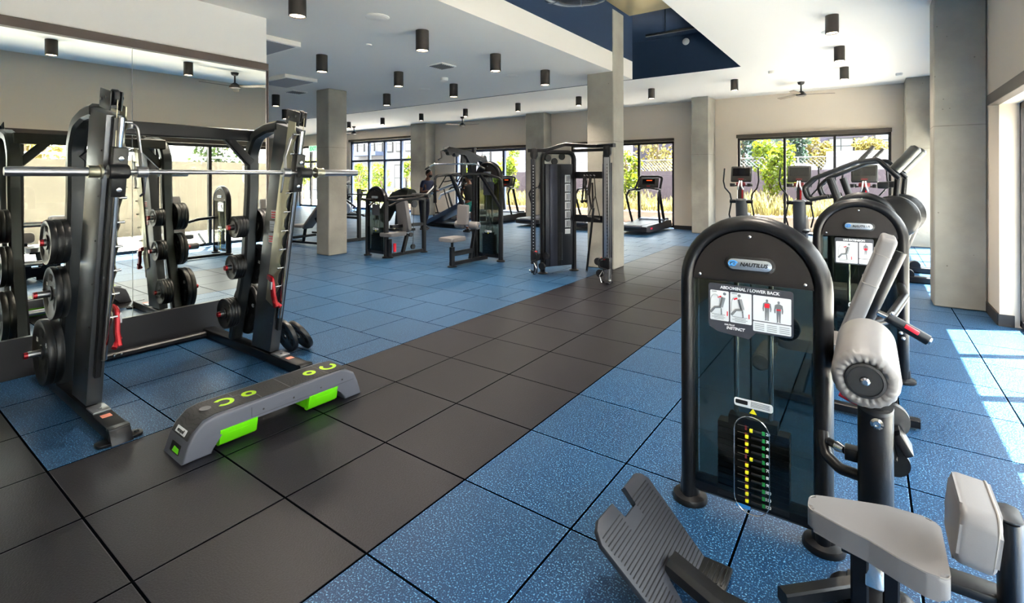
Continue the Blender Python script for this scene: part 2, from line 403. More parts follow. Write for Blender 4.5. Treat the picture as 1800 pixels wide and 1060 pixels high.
for x0, x1 in ((FW[0][1], -11.62), (-10.75, FW[1][0]), (-6.30, -6.01), (-5.28, FW[2][0]), (FW[2][1], -.42), (.02, FW[3][0]), (FW[3][1], 4.14), (-18.6, FW[0][0])):
    if x1-x0 > .02: b.box(((x0+x1)/2, YF-.008, .055), (x1-x0, .016, .11))
struct('baseboard_far', b, bb)
b = B(); b.box((XR-.008, 6.69, .06), (.016, .62, .12)); b.box((XR+.05, 6.352, .06), (.12, .016, .12)); struct('baseboard_right', b, bb)

def window(name, along, p, a0, a1, z0, z1, mull, trans=(), fr=.06, dep=.1, sgn=1, val=None, frm=None):
    """along='x' (far wall, plane y=p) or 'y' (right wall, plane x=p)"""
    frm = frm or winframe
    P = (lambda a, q, z: (a, p+q, z)) if along == 'x' else (lambda a, q, z: (p+q, a, z))
    D = (lambda a, q, z: (a, q, z)) if along == 'x' else (lambda a, q, z: (q, a, z))
    r = bpy.data.objects.new(name, None); COL.objects.link(r); r['kind'] = 'structure'
    b = B()
    b.box(P((a0+a1)/2, 0, z1-fr/2), D(a1-a0, dep, fr)); b.box(P((a0+a1)/2, 0, z0+fr/2), D(a1-a0, dep, fr))
    b.box(P(a0+fr/2, 0, (z0+z1)/2), D(fr, dep, z1-z0)); b.box(P(a1-fr/2, 0, (z0+z1)/2), D(fr, dep, z1-z0)); obj('window_frame', b, frm, r, smooth=0)
    for mm in mull:
        b = B(); b.box(P(mm, 0, (z0+z1)/2), D(fr, dep, z1-z0-fr)); obj('mullion', b, frm, r, smooth=0)
    for tz in trans:
        b = B(); b.box(P((a0+a1)/2, 0, tz), D(a1-a0-fr, dep*.8, fr*.9)); obj('transom', b, frm, r, smooth=0)
    b = B(); b.box(P((a0+a1)/2, .0, (z0+z1)/2), D(a1-a0-fr, .004, z1-z0-fr)); obj('pane', b, winglass, r, smooth=0)
    if val:
        b = B(); b.box(P((a0+a1)/2, val[0], val[1]), D(a1-a0+.02, .09, val[2]), bev=.006); obj('shade_valance', b, mat('bronze shade housing', (62, 55, 50), .45, .3), r, smooth=0)
    return r
V1 = (-.15, 2.6, .09)
blueframe = mat('blue grey window frame', (66, 78, 104), .4, .3)
window('window_1', 'x', YF+.1, -16.3, -11.83, 0.02, 3.18, (-15.0, -13.92, -12.85), (2.26,), fr=.11, val=(-.14, 3.21, .1), frm=blueframe)
window('window_2', 'x', YF+.1, -9.7, -6.3, 0.02, 2.56, (-7.36,), fr=.09, val=V1, frm=blueframe)
window('window_3', 'x', YF+.1, -4.55, -1.13, 0.02, 2.56, (-3.3, -2.22), fr=.07, val=V1)
window('window_4', 'x', YF+.1, .585, 3.91, 0.02, 2.56, (1.71, 2.8), fr=.055, val=V1)
window('window_5', 'y', XR+.19, -3.2, 6.36, 0.02, 2.27, [5.38-1.01*i for i in range(9)], fr=.065, dep=.08, val=(-.235, 2.315, .11))
window('window_6', 'y', XR+.19, 7.45, 13.1, 0.02, 2.27, [12.15, 11.1, 10.05, 9.0, 8.2], fr=.065, dep=.08)
window('window_7', 'x', YF+.1, -20.6, -18.6, 0.02, 3.1, (-19.6,), (2.3,), fr=.1)

# ceiling fixtures ------------------------------------------------
can_m = mat('dark bronze lamp can', (40, 36, 34), .5, .3)
lens_m = mat('lit lamp lens', (255, 240, 215), .5, emit=(255, 225, 185), estr=14)
can = thing('ceiling_downlight', '', 'ceiling light', (0, 0, 0))
b = B(); b.lathe([(0, 0), (.077, 0), (.078, -.235), (.070, -.24), (.066, -.228)], n=28); obj('lamp_can', b, can_m, can)
b = B(); b.lathe([(0, -.224), (.066, -.224), (.066, -.23), (0, -.23)], n=24); obj('lens', b, lens_m, can)
LAMPS = [(-.81, 1.9, ZL), (-.8, 3.48, ZL), (-.8, 4.9, ZL), (-.8, 6.23, ZL), (-2.82, 3.48, ZL), (-2.82, 4.9, ZL), (-2.82, 6.24, ZL), (-4.7, 6.24, ZL), (-6.65, 4.92, ZL), (-8.7, 6.3, ZL),
         (-2.81, 11.15, ZU), (-4.79, 11.15, ZU), (-6.82, 11.17, ZU), (-8.8, 11.18, ZU), (-10.8, 11.2, ZU), (-12.9, 11.3, ZU), (-.81, 11.13, ZU), (1.08, 11.1, ZU),
         (3.1, 7.14, ZU), (3.1, 9.11, ZU), (3.1, 11.03, ZU), (3.1, 5.2, ZU), (3.1, 3.3, ZU), (3.1, 1.4, ZU), (3.1, -.5, ZU), (-.81, .2, ZL), (-6.65, 6.3, ZL), (-4.7, 4.9, ZL)]
LL = ['black cylinder downlight cropped by the top edge of the photo, above the barbell machine', 'largest whole cylinder downlight on the lowered ceiling, right of the round speaker',
      'cylinder downlight on the lowered ceiling just right of the square air vent', 'cylinder downlight beside the concrete column with the navy opening',
      'cylinder downlight right of the mirror wall end, near the left concrete column', 'cylinder downlight in the middle of the lowered ceiling, above the shoulder press',
      'cylinder downlight left of the square vent, near the dark ceiling joint', 'small cylinder downlight just right of the left concrete column top',
      'upper of the two cylinder downlights beside the mirror end', 'lower of the two cylinder downlights beside the mirror end, above the barbell carriage',
      'cylinder downlight on the far ceiling left of the middle concrete column', 'cylinder downlight on the far ceiling above the lat pulldown machine',
      'cylinder downlight right above the far ceiling fan at the centre of the wall', 'cylinder downlight above the far column behind the leaning man',
      'small cylinder downlight above the tall far left window', 'smallest cylinder downlight beside the left concrete column, above the fan',
      'cylinder downlight right of the middle column, above the rightmost treadmill window', 'cylinder downlight on the bright ceiling between the navy opening and the fan',
      'topmost of the three cylinder downlights in the row on the right ceiling', 'middle of the three cylinder downlights in the row on the right ceiling',
      'lowest of the three cylinder downlights in the row on the right ceiling, nearest the fan',
      'cylinder downlight of the right row, just cut off above the top edge of the photo', 'cylinder downlight seen in the mirror right of its seam, beside the reflected fan', 'cylinder downlight seen in the mirror at far left',
      'cylinder downlight above the camera near the right windows', 'cylinder downlight over the front of the mirror wall', 'cylinder downlight behind the left concrete column', 'cylinder downlight hidden behind the mirror wall end']
VIS = 24
for i, (x, y, z) in enumerate(LAMPS[:VIS]):
    o = can if i == 0 else dup(can, (x, y, z))
    o.location = (x, y, z); o['label'] = LL[i]; o['group'] = 'cylinder ceiling downlights'
    ld = bpy.data.lights.new('downlight_beam', 'SPOT'); lo = bpy.data.objects.new('downlight_beam', ld); COL.objects.link(lo)
    lo.location = (x, y, z-.235); ld.energy = 165; ld.spot_size = R(120); ld.spot_blend = .8; ld.color = (1, .88, .74); ld.shadow_soft_size = .05; lo.parent = None

def disc(name, x, y, z, r, label, cat, h=.012, mt=None, group=None):
    b = B(); b.lathe([(0, -h), (r*.92, -h), (r, -h*.4), (r, 0), (0, 0)], n=32); b.ring((0, 0, -h), (0, 0, 1), r*.8, .002, 32, 6)
    o = obj(name, b, mt or ceil_m); o.location = (x, y, z); return tag(o, label, cat, group)
disc('ceiling_speaker', -.82, 2.83, ZL, .13, 'large round white ceiling speaker left of the biggest whole downlight', 'speaker', group='round ceiling speakers')
disc('ceiling_speaker', -3.66, 6.3, ZL, .12, 'round white ceiling speaker above the left part of the dark joint', 'speaker', group='round ceiling speakers')
disc('ceiling_speaker', -1.5, 6.24, ZL, .12, 'round white ceiling speaker between two downlights left of the middle column', 'speaker', group='round ceiling speakers')
disc('ceiling_speaker', 3.05, 8.0, ZU, .13, 'round white ceiling speaker just below the top downlight of the right row', 'speaker', group='round ceiling speakers')
disc('sprinkler_cover', -1.81, 3.5, ZL, .04, 'small round sprinkler cover left of the biggest downlight', 'sprinkler')
disc('smoke_detector', -2.55, 5.7, ZL, .07, 'white smoke detector between two downlights on the lowered ceiling', 'smoke detector', h=.05)
disc('smoke_detector', 1.9, 10.6, ZU, .07, 'white smoke detector on the bright right ceiling above the fan', 'smoke detector', h=.05)
disc('security_camera', 4.0, 12.4, ZU, .06, 'small dome camera on the ceiling by the far right column', 'security camera', h=.05, mt=white_p)
def vent(x, y, z, w, label, slots=7, d=.0, mt=None):
    t = thing('air_vent', label, 'air vent', (x, y, z), 0, 'ceiling air vents')
    b = B(); b.box((0, 0, -.008), (w, w, .016), bev=.005); obj('vent_frame', b, mt or ceil_m, t)
    b = B()
    for i in range(slots): b.box((0, -w*.4+w*.8*i/(slots-1), -.02), (w*.8, w*.05, .012), rot=Mx.Rotation(R(30), 3, 'X'))
    obj('louvre', b, mat('vent grey', (120, 120, 122), .5), t); return t
vent(-1.9, 4.96, ZL, .32, 'square white air vent on the lowered ceiling between two downlights')
vent(-5.94, 4.95, ZL, .32, 'square air vent beside the upper left downlight, left of the concrete column')
b = B(); b.box((0, 0, -.03), (.95, .6, .06), bev=.006); b.mi = 1; b.box((0, 0, -.062), (.86, .5, .006))
o = obj('access_panel', b, [ceil_m, mat('grey grille', (150, 150, 154), .6)]); o.location = (-4.9, 4.15, ZL-.001); tag(o, 'grey recessed return grille on the ceiling right of the mirror end', 'ceiling grille', 'return air grilles')
o2 = o.copy(); COL.objects.link(o2); o2.location = (-2.9, 2.62, ZL-.001); o2['label'] = 'grey return grille on the ceiling near the top of the mirror wall end'

def fan(x, y, label, rot):
    t = thing('ceiling_fan', label, 'ceiling fan', (x, y, ZU), rot, 'three blade ceiling fans')
    b = B(); b.lathe([(0, 0), (.075, 0), (.06, -.05), (.016, -.07), (.016, -.2), (.05, -.22), (.10, -.27), (.11, -.31), (.07, -.33), (0, -.33)], n=24); obj('motor', b, winframe, t)
    for k in range(3):
        a = 2*pi*k/3; q = Mx.Rotation(a, 3, 'Z')
        b = B(); b.prism([(.10, -.03), (.3, -.07), (.66, -.055), (.68, 0), (.66, .045), (.3, .05), (.10, .03)], (0, 0, -.28), q @ V((1, 0, 0)), q @ Mx.Rotation(R(12), 3, 'X') @ V((0, 1, 0)), .008)
        obj('fan_blade', b, mat('brown fan blade', (105, 92, 80), .5), t)
fan(2.24, 12.3, 'dark ceiling fan on the right, above the large three pane window', .35)
fan(-8.3, 12.7, 'dark ceiling fan at the centre of the far ceiling below a downlight', .2)
fan(-14.2, 12.5, 'small ceiling fan above the tall far left window', .1)
fan(3.35, 4.25, 'ceiling fan seen only in the mirror', .5)

# plenum services
galv = mat('galvanised duct', (150, 158, 168), .22, .95)
b = B(); b.tube(fillet([(.36, 4.30, 3.86), (.40, 4.72, 3.84), (.80, 4.95, 3.86), (.95, 4.98, 4.1), (.95, 4.98, 4.40)], .3, 8), .19, n=28)
b.ring((.36, 4.30, 3.86), (.05, 1, 0), .19, .01, 28, 6); b.ring((.38, 4.55, 3.85), (.05, 1, 0), .191, .008, 28, 6); b.ring((.60, 4.84, 3.85), (.9, .4, 0), .191, .008, 28, 6)
o = obj('round_duct', b, galv); tag(o, 'shiny round galvanised duct hanging in the navy ceiling opening', 'duct')
b = B(); b.box((.75, 6.75, 4.385), (1.25, 1.5, .15), bev=.01); o = obj('rectangular_duct', b, mat('warm galvanised duct', (205, 190, 150), .4, .7)); tag(o, 'flat rectangular metal duct in the navy opening behind the column', 'duct')
t = thing('strut_channel', 'suspended dark strut channel across the navy ceiling opening', 'ceiling channel', (.8, 7.95, 4.05))
b = B(); b.box((.1, 0, 0), (1.3, .04, .04), bev=.003); obj('channel', b, steelg, t)
b = B(); b.cyl((-.2, 0, 0), (-.2, 0, .42), .006); obj('hanger_rod', b, steelg, t)
disc_m = mat('white disc', (230, 230, 230), .5)
b = B(); b.lathe([(0, 0), (.07, 0), (.07, .02), (.05, .03), (0, .03)], (0, 0, 0), (0, -1, 0), 24); o = obj('plenum_detector', b, disc_m); o.location = (.42, YO-.001, 4.32); tag(o, 'round white detector on the navy wall inside the ceiling opening', 'detector')
# ================================================================ selectorised machines
AW = .272
def tower(root, H=1.365, y0=0, detail=2, panel=None, nump=11, stk=.44, title='ABDOMINAL / LOWER BACK', figs=None):
    """arched weight tower in the local x-z plane, front towards -y"""
    zs = H-AW-.037
    b = B()
    path = [(-AW, y0, .03)]+[(x, y0, z) for x, _, z in reversed(arc(0, zs, AW, 0, 180, 22))]+[(AW, y0, .03)]
    b.tube(path, .074, .105, kind='oval', n=18, up=(0, 1, 0))
    b.tube([(-AW, y0, .10), (AW, y0, .10)], .05, .085, kind='rect', up=(0, 0, 1), ch=.7)
    obj('tower_frame', b, steel, root)
    for s in (-1, 1):
        b = B(); b.lathe([(0, .0), (.078, .0), (.08, .012), (.074, .026), (.045, .036), (.042, .09), (0, .09)], (s*AW, y0, 0), n=24); obj('foot', b, steel, root)
    ri = AW-.03
    poly = [(-ri, zs+.01), (ri, zs+.01)]+[(ri*cos(R(a)), zs+ri*sin(R(a))) for a in range(6, 175, 8)]
    b = B(); b.prism(poly, (0, y0, 0), (1, 0, 0), (0, 0, 1), .088, bev=.006); sh = obj('shroud', b, brownshroud, root)
    if detail:
        zb = zs+.095
        b = B(); b.prism(rrect(.205, .068, .034, 7, 0, zb), (0, y0-.046, 0), (1, 0, 0), (0, 0, 1), .012, bev=.004); b.mi = 1
        b.prism(rrect(.178, .046, .023, 7, 0, zb), (0, y0-.0535, 0), (1, 0, 0), (0, 0, 1), .004, bev=.001)
        bd = obj('badge', b, [black, silverp], root)
        if detail > 1:
            text('badge_lettering', 'NAUTILUS', .0235, black, bd, (.017, y0-.0565, zb), shear=.25)
            b = B()
            for k, (r1, a0) in enumerate(((.016, 20), (.010, 200), (.005, 40))):
                b.tube([(-.066+r1*1.15*cos(R(a0+a)), y0-.057, zb+r1*.85*sin(R(a0+a))) for a in range(0, 231, 21)], .0028, n=6)
            obj('badge_swirl', b, bluep, bd)
        for a in (90, 14, 166):
            b = B(); b.sph((ri*.90*cos(R(a)), y0-.046, zs+ri*.90*sin(R(a))-(.02 if a != 90 else 0)), .008, (1, .7, 1), 10); obj('shroud_bolt', b, chrome, root)
    b = B(); b.box((0, y0-.035, (zs+.01+.12)/2), (2*ri-.01, .004, zs-.11)); obj('front_panel', b, smoke, root, smooth=0)
    b = B(); b.box((0, y0+.04, (zs+.01+.12)/2), (2*ri-.01, .004, zs-.11)); obj('rear_panel', b, smoke, root, smooth=0)
    b = B()
    for x in (-.065, .075): b.cyl((x, y0+.005, .1), (x, y0+.005, zs+.01), .011, n=14)
    obj('guide_rod', b, chrome, root)
    b = B(); n = nump+2
    for i in range(n):
        z = .085+i*(stk-.10)/n; b.box((.005, y0+.004, z+(stk-.10)/n/2), (.29, .06, (stk-.10)/n*.86), bev=.002, seg=1)
    b.box((.005, y0+.004, stk), (.2, .055, .045), bev=.004)
    obj('weight_stack', b, black, root)
    if detail > 1:
        b = B(); b.tube([(x, y0-.039, z) for x, z in rrect(.142, .43, .07, 8, .005, .265)], .0022, n=6, closed=True); obj('selector_window', b, chrome, root)
        b = B(); b.mi = 0
        for i in range(nump):
            z = .42-i*.0315; xo = .012 if i in (0, 4) else 0
            b.box((-.002-(.012 if i not in (0, 4) else -.006), y0-.040, z), (.014, .012, .014), bev=.003)
            b.mi = 1; b.box((.026, y0-.040, z+.001), (.044, .008, .008), bev=.002); b.mi = 2; b.box((.052, y0-.038, z), (.012, .003, .016)); b.mi = 3; b.box((-.03, y0-.037, z+.012), (.045, .001, .0012)); b.mi = 4; b.box((-.018, y0-.037, z+.006), (.008, .001, .02)); b.mi = 0
        sl = obj('selector_pins', b, [yellow, black, grn, champ, mat('dark red', (110, 25, 25), .5)], root)
        for i in range(nump): text('weight_number', str((20, 30, 40, 50, 60, 70, 80, 90, 100, 110, 120)[i]), .017, white_p, sl, (.070, y0-.0375, .42-i*.0315), space=.9)
        b = B(); b.box((-.03, y0-.038, .075), (.06, .002, .016)); obj('lock_label', b, bluep, root)
    if panel:
        x0, x1, z0, z1 = panel
        b = B(); b.prism(rrect(x1-x0, z1-z0, .012, 4, (x0+x1)/2, (z0+z1)/2), (0, y0-.0385, 0), (1, 0, 0), (0, 0, 1), .003); pn = obj('instruction_placard', b, navy_p, root)
        if detail > 1:
            if figs == 'ab':
                b = B(); b.prism([(x0+.0, z0), (x0+.20, z0), (x0+.17, z0-.035), (x0+.04, z0-.02)], (0, y0-.0385, 0), (1, 0, 0), (0, 0, 1), .003); obj('placard_tab', b, navy_p, pn)
                text('series_lettering', 'INSTINCT', .017, white_p, pn, (x0+.115, y0-.041, z0+.002), shear=.2)
                text('maker_lettering', 'NAUTILUS', .009, white_p, pn, (x0+.09, y0-.041, z0+.016), shear=.2)
                cells = [(x0+.008, x0+.088, z0+.03, z1-.032), (x0+.094, x0+.182, z0+.03, z1-.032), (x0+.188, x1-.008, z0+.055, z1-.032)]
            else: cells = [(x0+.008, x0+.15, z0+.008, z1-.03), (x0+.158, x1-.008, z0+.05, z1-.03)]
            text('placard_title', title, .0185 if figs == 'ab' else .019, white_p, pn, ((x0+x1)/2, y0-.0405, z1-.016))
            b = B()
            for (a, c, d, e) in cells: b.prism(rrect(c-a, e-d, .004, 2, (a+c)/2, (d+e)/2), (0, y0-.0404, 0), (1, 0, 0), (0, 0, 1), .0015)
            a, c, d, e = cells[-1]; b.prism(rrect(c-a, d-z0-.012, .004, 2, (a+c)/2, (d+z0+.004)/2), (0, y0-.0404, 0), (1, 0, 0), (0, 0, 1), .0015)
            obj('placard_cell', b, white_p, pn)
            b = B(); yy = y0-.0415
            def fig(cx, zt, h, mi=0):
                b.mi = mi; b.sph((cx, yy, zt-h*.07), h*.07, (.8, .1, 1), 10)
                P = [(-.05, .86), (-.16, .80), (-.19, .55), (-.17, .42), (-.13, .43), (-.13, .6), (-.10, .68), (-.09, .45), (-.08, .2), (-.07, .03), (-.10, 0), (-.02, 0), (-.01, .25), (0, .42), (.01, .25), (.02, 0), (.10, 0), (.07, .03), (.08, .2), (.09, .45), (.10, .68), (.13, .6), (.13, .43), (.17, .42), (.19, .55), (.16, .80), (.05, .86)]
                b.prism([(cx+px*h, zt-h+pz*h) for px, pz in P], (0, yy, 0), (1, 0, 0), (0, 0, 1), .001)
            def bent(cx, zc, s, lean):
                b.mi = 0
                hx, hz = cx, zc-.2*s
                sh_ = (cx+lean*s, zc+.28*s)
                b.tube([(hx, yy, hz), (sh_[0], yy, sh_[1])], .10*s, n=6); b.sph((sh_[0]+lean*.3*s, yy, sh_[1]+.17*s), .075*s, (1, .1, 1), 8)
                b.tube([(hx, yy, hz), (hx-.3*s, yy, hz-.05*s), (hx-.5*s, yy, hz-.32*s)], .065*s, n=6)
                b.tube([(hx, yy, hz-.08*s), (hx+.02*s, yy, hz-.4*s)], .03*s, n=6)
                b.mi = 1; b.tube([(x, yy, z) for x, _, z in arc(cx-.28*s, zc+.05*s, .22*s, 0, 180, 8, rz=.35*s)]+[(cx-.5*s, yy, zc-.35*s)], .018*s, n=6)
                b.mi = 2; b.box((sh_[0]-.2*s, yy, sh_[1]), (.18*s, .001, .07*s), rot=Mx.Rotation(R(-25), 3, 'Y')); b.box((hx+.28*s, yy, hz-.3*s), (.05*s, .001, .22*s)); b.mi = 0
            if figs == 'ab':
                for q, ln in ((0, .12), (1, -.12)):
                    a, c, d, e = cells[q]; bent((a+c)/2+.008, (d+e)/2+.014, .092, ln); b.mi = 0
                    for k in range(4): b.box(((a+c)/2-.004+.002*(k % 2), yy, d+.027-.0062*k), ((c-a)*(.72-.2*(k % 2)), .001, .0018))
                    b.box((a+.018, yy, e-.005), (.022, .001, .003))
                a, c, d, e = cells[2]
                fig(a+.055, e-.012, .092); fig(a+.100, e-.014, .092)
                b.mi = 2; b.box((a+.055, yy-.001, e-.040), (.019, .001, .018)); b.box((a+.100, yy-.001, e-.052), (.017, .001, .006)); b.mi = 0
            else:
                a, c, d, e = cells[0]; bent((a+c)/2, (d+e)/2+.012, .11, .10)
                for k in range(3): b.box(((a+c)/2, yy, d+.025-.007*k), ((c-a)*.7, .001, .002))
                a, c, d, e = cells[1]; fig((a+c)/2, e-.006, .085); b.mi = 2; b.box(((a+c)/2, yy-.001, e-.05), (.02, .001, .016)); b.mi = 0
            a, c, d, e = cells[-1]
            for r_ in range(3):
                for k in range(4): b.box((a+(c-a)*(.17+.33*r_), yy, d-.014-.008*k), ((c-a)*.26, .001, .002))
            obj('placard_figures', b, [grey_print, mat('pale print', (160, 165, 168), .5), redp], pn)
        b = B(); b.prism(rrect(.155, .036, .01, 4, .012, .535), (0, y0-.0385, 0), (1, 0, 0), (0, 0, 1), .002); b.mi = 1
        b.prism(rrect(.05, .018, .004, 3, -.035, .537), (0, y0-.0399, 0), (1, 0, 0), (0, 0, 1), .001)
        for k in range(4): b.box((.04, y0-.0399, .546-.006*k), (.075, .001, .0016))
        b.mi = 2; b.prism([(-.004, .495), (.026, .495), (.011, .518)], (0, y0-.0385, 0), (1, 0, 0), (0, 0, 1), .002)
        obj('safety_sticker', b, [white_p, black, yellow], root)
    # cable pulley inside the top
    b = B(); b.cyl((.135, y0-.012, zs-.17), (.135, y0+.022, zs-.17), .055, n=28, bev=.004)
    for k in range(12):
        a = 2*pi*k/12; b.box((.135+.035*cos(a), y0-.014, zs-.17+.035*sin(a)), (.03, .004, .006), rot=Mx.Rotation(-a, 3, 'Y'))
    b.tube([(-.005, y0+.01, stk), (-.005, y0+.01, zs)], .004, n=6); obj('cable_pulley', b, black, root)

def pad_poly(b, poly, z, th, bev=.018): b.prism(poly, (0, 0, z), (1, 0, 0), (0, 1, 0), th, bev=bev, seg=4)
def smoothpoly(pts, n=6, r=.03): return [(p.x, p.y) for p in fillet([(x, y, 0) for x, y in pts], r, n, closed=True)]

# ---- 1. abdominal / lower back machine in the foreground
OX, OY = 3.075, 1.737
ab = thing('abdominal_machine', 'nearest arched strength machine with ABDOMINAL / LOWER BACK placard, grey saddle seat and roller', 'exercise machine', (OX, OY, 0))
L_ = lambda x, y, z: (x-OX, y-OY, z)
tower(ab, panel=(-.175, .168, .855, 1.052), figs='ab')
b = B(); b.tube([L_(3.52, 1.56, .02), L_(3.52, 1.55, .705)], .108, .075, kind='oval', n=24, up=(0, 1, 0)); obj('main_post', b, steel, ab)
b = B(); b.lathe([(0, 0), (.055, 0), (.053, .012), (0, .014)], L_(3.52, 1.55, .702), (0.05, -.35, 1), 28); obj('post_cap', b, black, ab)
b = B(); b.lathe([(0, 0), (.020, 0), (.020, .006), (.012, .009), (.012, .013), (.006, .013), (.005, .008), (0, .008)], L_(3.524, 1.512, .655), (0, -1, 0), 24); obj('post_bolt', b, chrome, ab)
b = B()
for x, y in ((3.445, 1.55), (3.575, 1.56)): b.lathe([(0, 0), (.065, 0), (.066, .012), (.055, .024), (.03, .03), (0, .03)], L_(x, y, 0), n=24)
b.box(L_(3.51, 1.555, .03), (.16, .09, .03), bev=.01); obj('post_foot', b, steel, ab)
# chest roller, gathered vinyl end with a black end disc
rc = V(L_(3.491, 1.445, .822)); n = 72; ob_ = B(); rr = []
for r, h, w in ((.058, .012, 0), (.072, -.004, 0.9), (.092, .002, 1), (.101, .022, .5), (.104, .045, .15), (.104, .12, 0), (.104, .3, 0), (.103, .50, 0), (.09, .53, .3), (.05, .532, 0)):
    rr.append([ob_.bm.verts.new(rc+V(((r+.0045*w*cos(22*2*pi*i/n)+.002*w*sin(7*2*pi*i/n))*cos(2*pi*i/n), h+.004*w*cos(22*2*pi*i/n), (r+.0045*w*cos(22*2*pi*i/n))*sin(2*pi*i/n)))) for i in range(n)])
for a, c in zip(rr, rr[1:]):
    for i in range(n): ob_.bm.faces.new((a[i], a[(i+1) % n], c[(i+1) % n], c[i]))
ob_.bm.faces.new(rr[-1]); ob_.bm.faces.new(rr[0])
ro = obj('roller_pad', ob_, vinyl, ab, smooth=70)
b = B(); b.lathe([(0, 0), (.060, 0), (.062, .004), (.060, .010), (.052, .011), (.050, .007), (.016, .007), (.015, .012), (0, .012)], rc+V((0, .004, 0)), (0, -1, 0), 40); obj('roller_cap', b, black, ro)
b = B(); b.lathe([(0, 0), (.014, 0), (.014, .004), (.008, .008), (.008, .011), (0, .011)], rc+V((0, -.006, 0)), (0, -1, 0), 12); obj('roller_bolt', b, chrome, ro)
b = B(); b.tube(fillet([L_(3.49, 1.75, .82), L_(3.56, 1.72, .74), L_(3.57, 1.68, .62), L_(3.56, 1.6, .5)], .05), .05, .03, kind='rect', up=(0, 1, 0)); obj('roller_arm', b, steel, ab)
b = B(); b.lathe([(0, 0), (.062, 0), (.066, .006), (.062, .03), (0, .03)], L_(3.56, 1.68, .62), (.2, -1, 0), 36); b.ring(L_(3.56, 1.665, .62), (.2, -1, 0), .06, .006, 36, 8); obj('cam', b, black, ab)
b = B(); b.tube(fillet([L_(3.41, 1.665, .69), L_(3.45, 1.66, .675), L_(3.5, 1.66, .66)], .02), .022, n=12); obj('start_position_grip', b, redp, ab)
b = B(); b.tube(fillet([L_(3.347, 1.70, .50), L_(3.350, 1.68, .455), L_(3.365, 1.65, .425), L_(3.41, 1.61, .408), L_(3.50, 1.57, .42)], .04), .021, n=14); obj('curved_strut', b, steel, ab)
b = B(); b.cyl(L_(3.37, 1.67, .475), L_(3.40, 1.64, .478), .016, n=12); b.mi = 1; b.cyl(L_(3.40, 1.64, .478), L_(3.425, 1.615, .482), .02, .014, n=10); b.mi = 2; b.box(L_(3.45, 1.59, .49), (.05, .05, .045), bev=.004)
obj('adjuster', b, [black, chrome, steel], ab)
b = B(); b.box(L_(3.60, 1.62, .57), (.03, .10, .08), rot=Mx.Rotation(R(-30), 3, 'Y'), bev=.006); b.tube([L_(3.575, 1.62, .62), L_(3.60, 1.6, .52)], .03, .02, kind='rect', up=(0, 1, 0)); b.lathe([(0, 0), (.05, 0), (.05, .02), (0, .02)], L_(3.575, 1.64, .48), (0, -1, 0), 28); obj('pivot_bracket', b, steel, ab)
# seat
sp = smoothpoly([(3.335, 1.285), (3.335, 1.205), (3.43, 1.165), (3.50, 1.142), (3.57, 1.104), (3.63, 1.082), (3.683, 1.082), (3.683, 1.335), (3.66, 1.372), (3.55, 1.366), (3.46, 1.335), (3.38, 1.305)], 5, .03)
b = B(); pad_poly(b, [(x-OX, y-OY) for x, y in sp], .415, .07, .016); se = obj('seat', b, vinyl, ab)
b = B(); b.tube([(x-OX-(x-3.52)*.012, y-OY-(y-1.23)*.012, .447) for x, y in sp], .0022, n=6, closed=True); obj('seat_piping', b, seam, se)
b = B(); b.box(L_(3.54, 1.23, .372), (.22, .12, .014), bev=.003); b.box(L_(3.66, 1.25, .352), (.40, .075, .03), bev=.006); obj('seat_bracket', b, steel, ab)
b = B(); b.tube([L_(3.475, 1.36, .03), L_(3.475, 1.30, .37)], .05, .05, kind='rect', up=(0, 1, 0)); b.tube([L_(3.56, 1.40, .03), L_(3.56, 1.36, .37)], .045, .05, kind='rect', up=(0, 1, 0)); b.box(L_(3.51, 1.48, .06), (.07, .24, .05), bev=.006); obj('seat_post', b, steel, ab)
b = B(); b.prism(rrect(.05, .13, .006, 3), L_(3.515, 1.31, .27), (1, 0, 0), (0, .25, 1), .012, bev=.002); obj('adjust_plate', b, chrome, ab)
b = B(); b.tube([L_(3.82, 1.22, .32), L_(3.810, 1.19, .62)], .10, .055, kind='oval', n=24, up=(1, 0, 0)); obj('back_post', b, steel, ab)
b = B(); b.prism(smoothpoly([(-.026, -.048), (.026, -.048), (.026, .048), (-.026, .048)], 6, .024), L_(3.810, 1.19, .622), (1, 0, 0), (0, 1, 0), .006, bev=.002); obj('post_cap', b, steelg, ab)
b = B(); q = Mx.Rotation(R(6), 3, 'Y'); b.prism(rrect(.25, .16, .04, 5), L_(3.735, 1.19, .575), q @ V((0, 1, 0)), q @ V((0, 0, 1)), .085, bev=.016, seg=4)
bp_ = obj('back_pad', b, vinyl, ab)
b = B(); b.tube([V(L_(3.71, 1.19, .575))+q @ V((0, x, z)) for x, z in rrect(.242, .152, .039, 5)], .0022, n=6, closed=True); b.tube([V(L_(3.768, 1.19, .575))+q @ V((0, x, z)) for x, z in rrect(.246, .156, .039, 5)], .003, n=6, closed=True); obj('pad_seam', b, seam, bp_)
# footplate (ribbed, notched) and arm
A0 = V(L_(2.700, 1.216, .262)); A1 = V(L_(2.975, 1.216, .012)); ux = V((0, 1, 0)); uy = (A0-A1).normalized(); Lf = (A0-A1).length
kk = math.sqrt(1+((A0.z-A1.z)/(A1.x-A0.x))**2)
fw_ = [(2.687, 1.328), (2.700, 1.36), (2.725, 1.383), (2.969, 1.355), (2.977, 1.20), (2.94, 1.19), (2.904, 1.192), (2.902, 1.095), (2.94, 1.09), (2.975, 1.08), (2.975, .945), (2.73, .912), (2.70, .935), (2.687, .972), (2.689, 1.093), (2.741, 1.099), (2.742, 1.207), (2.687, 1.205)]
fp = [(y-1.216, (2.975-x)*kk) for x, y in fw_]
b = B(); b.prism(fp, A1, ux, uy, .022, bev=.005); fo = obj('footplate', b, mat('ribbed footplate plastic', (32, 34, 41), .5, bump=.05, bscale=500), ab)
nz = ux.cross(uy)
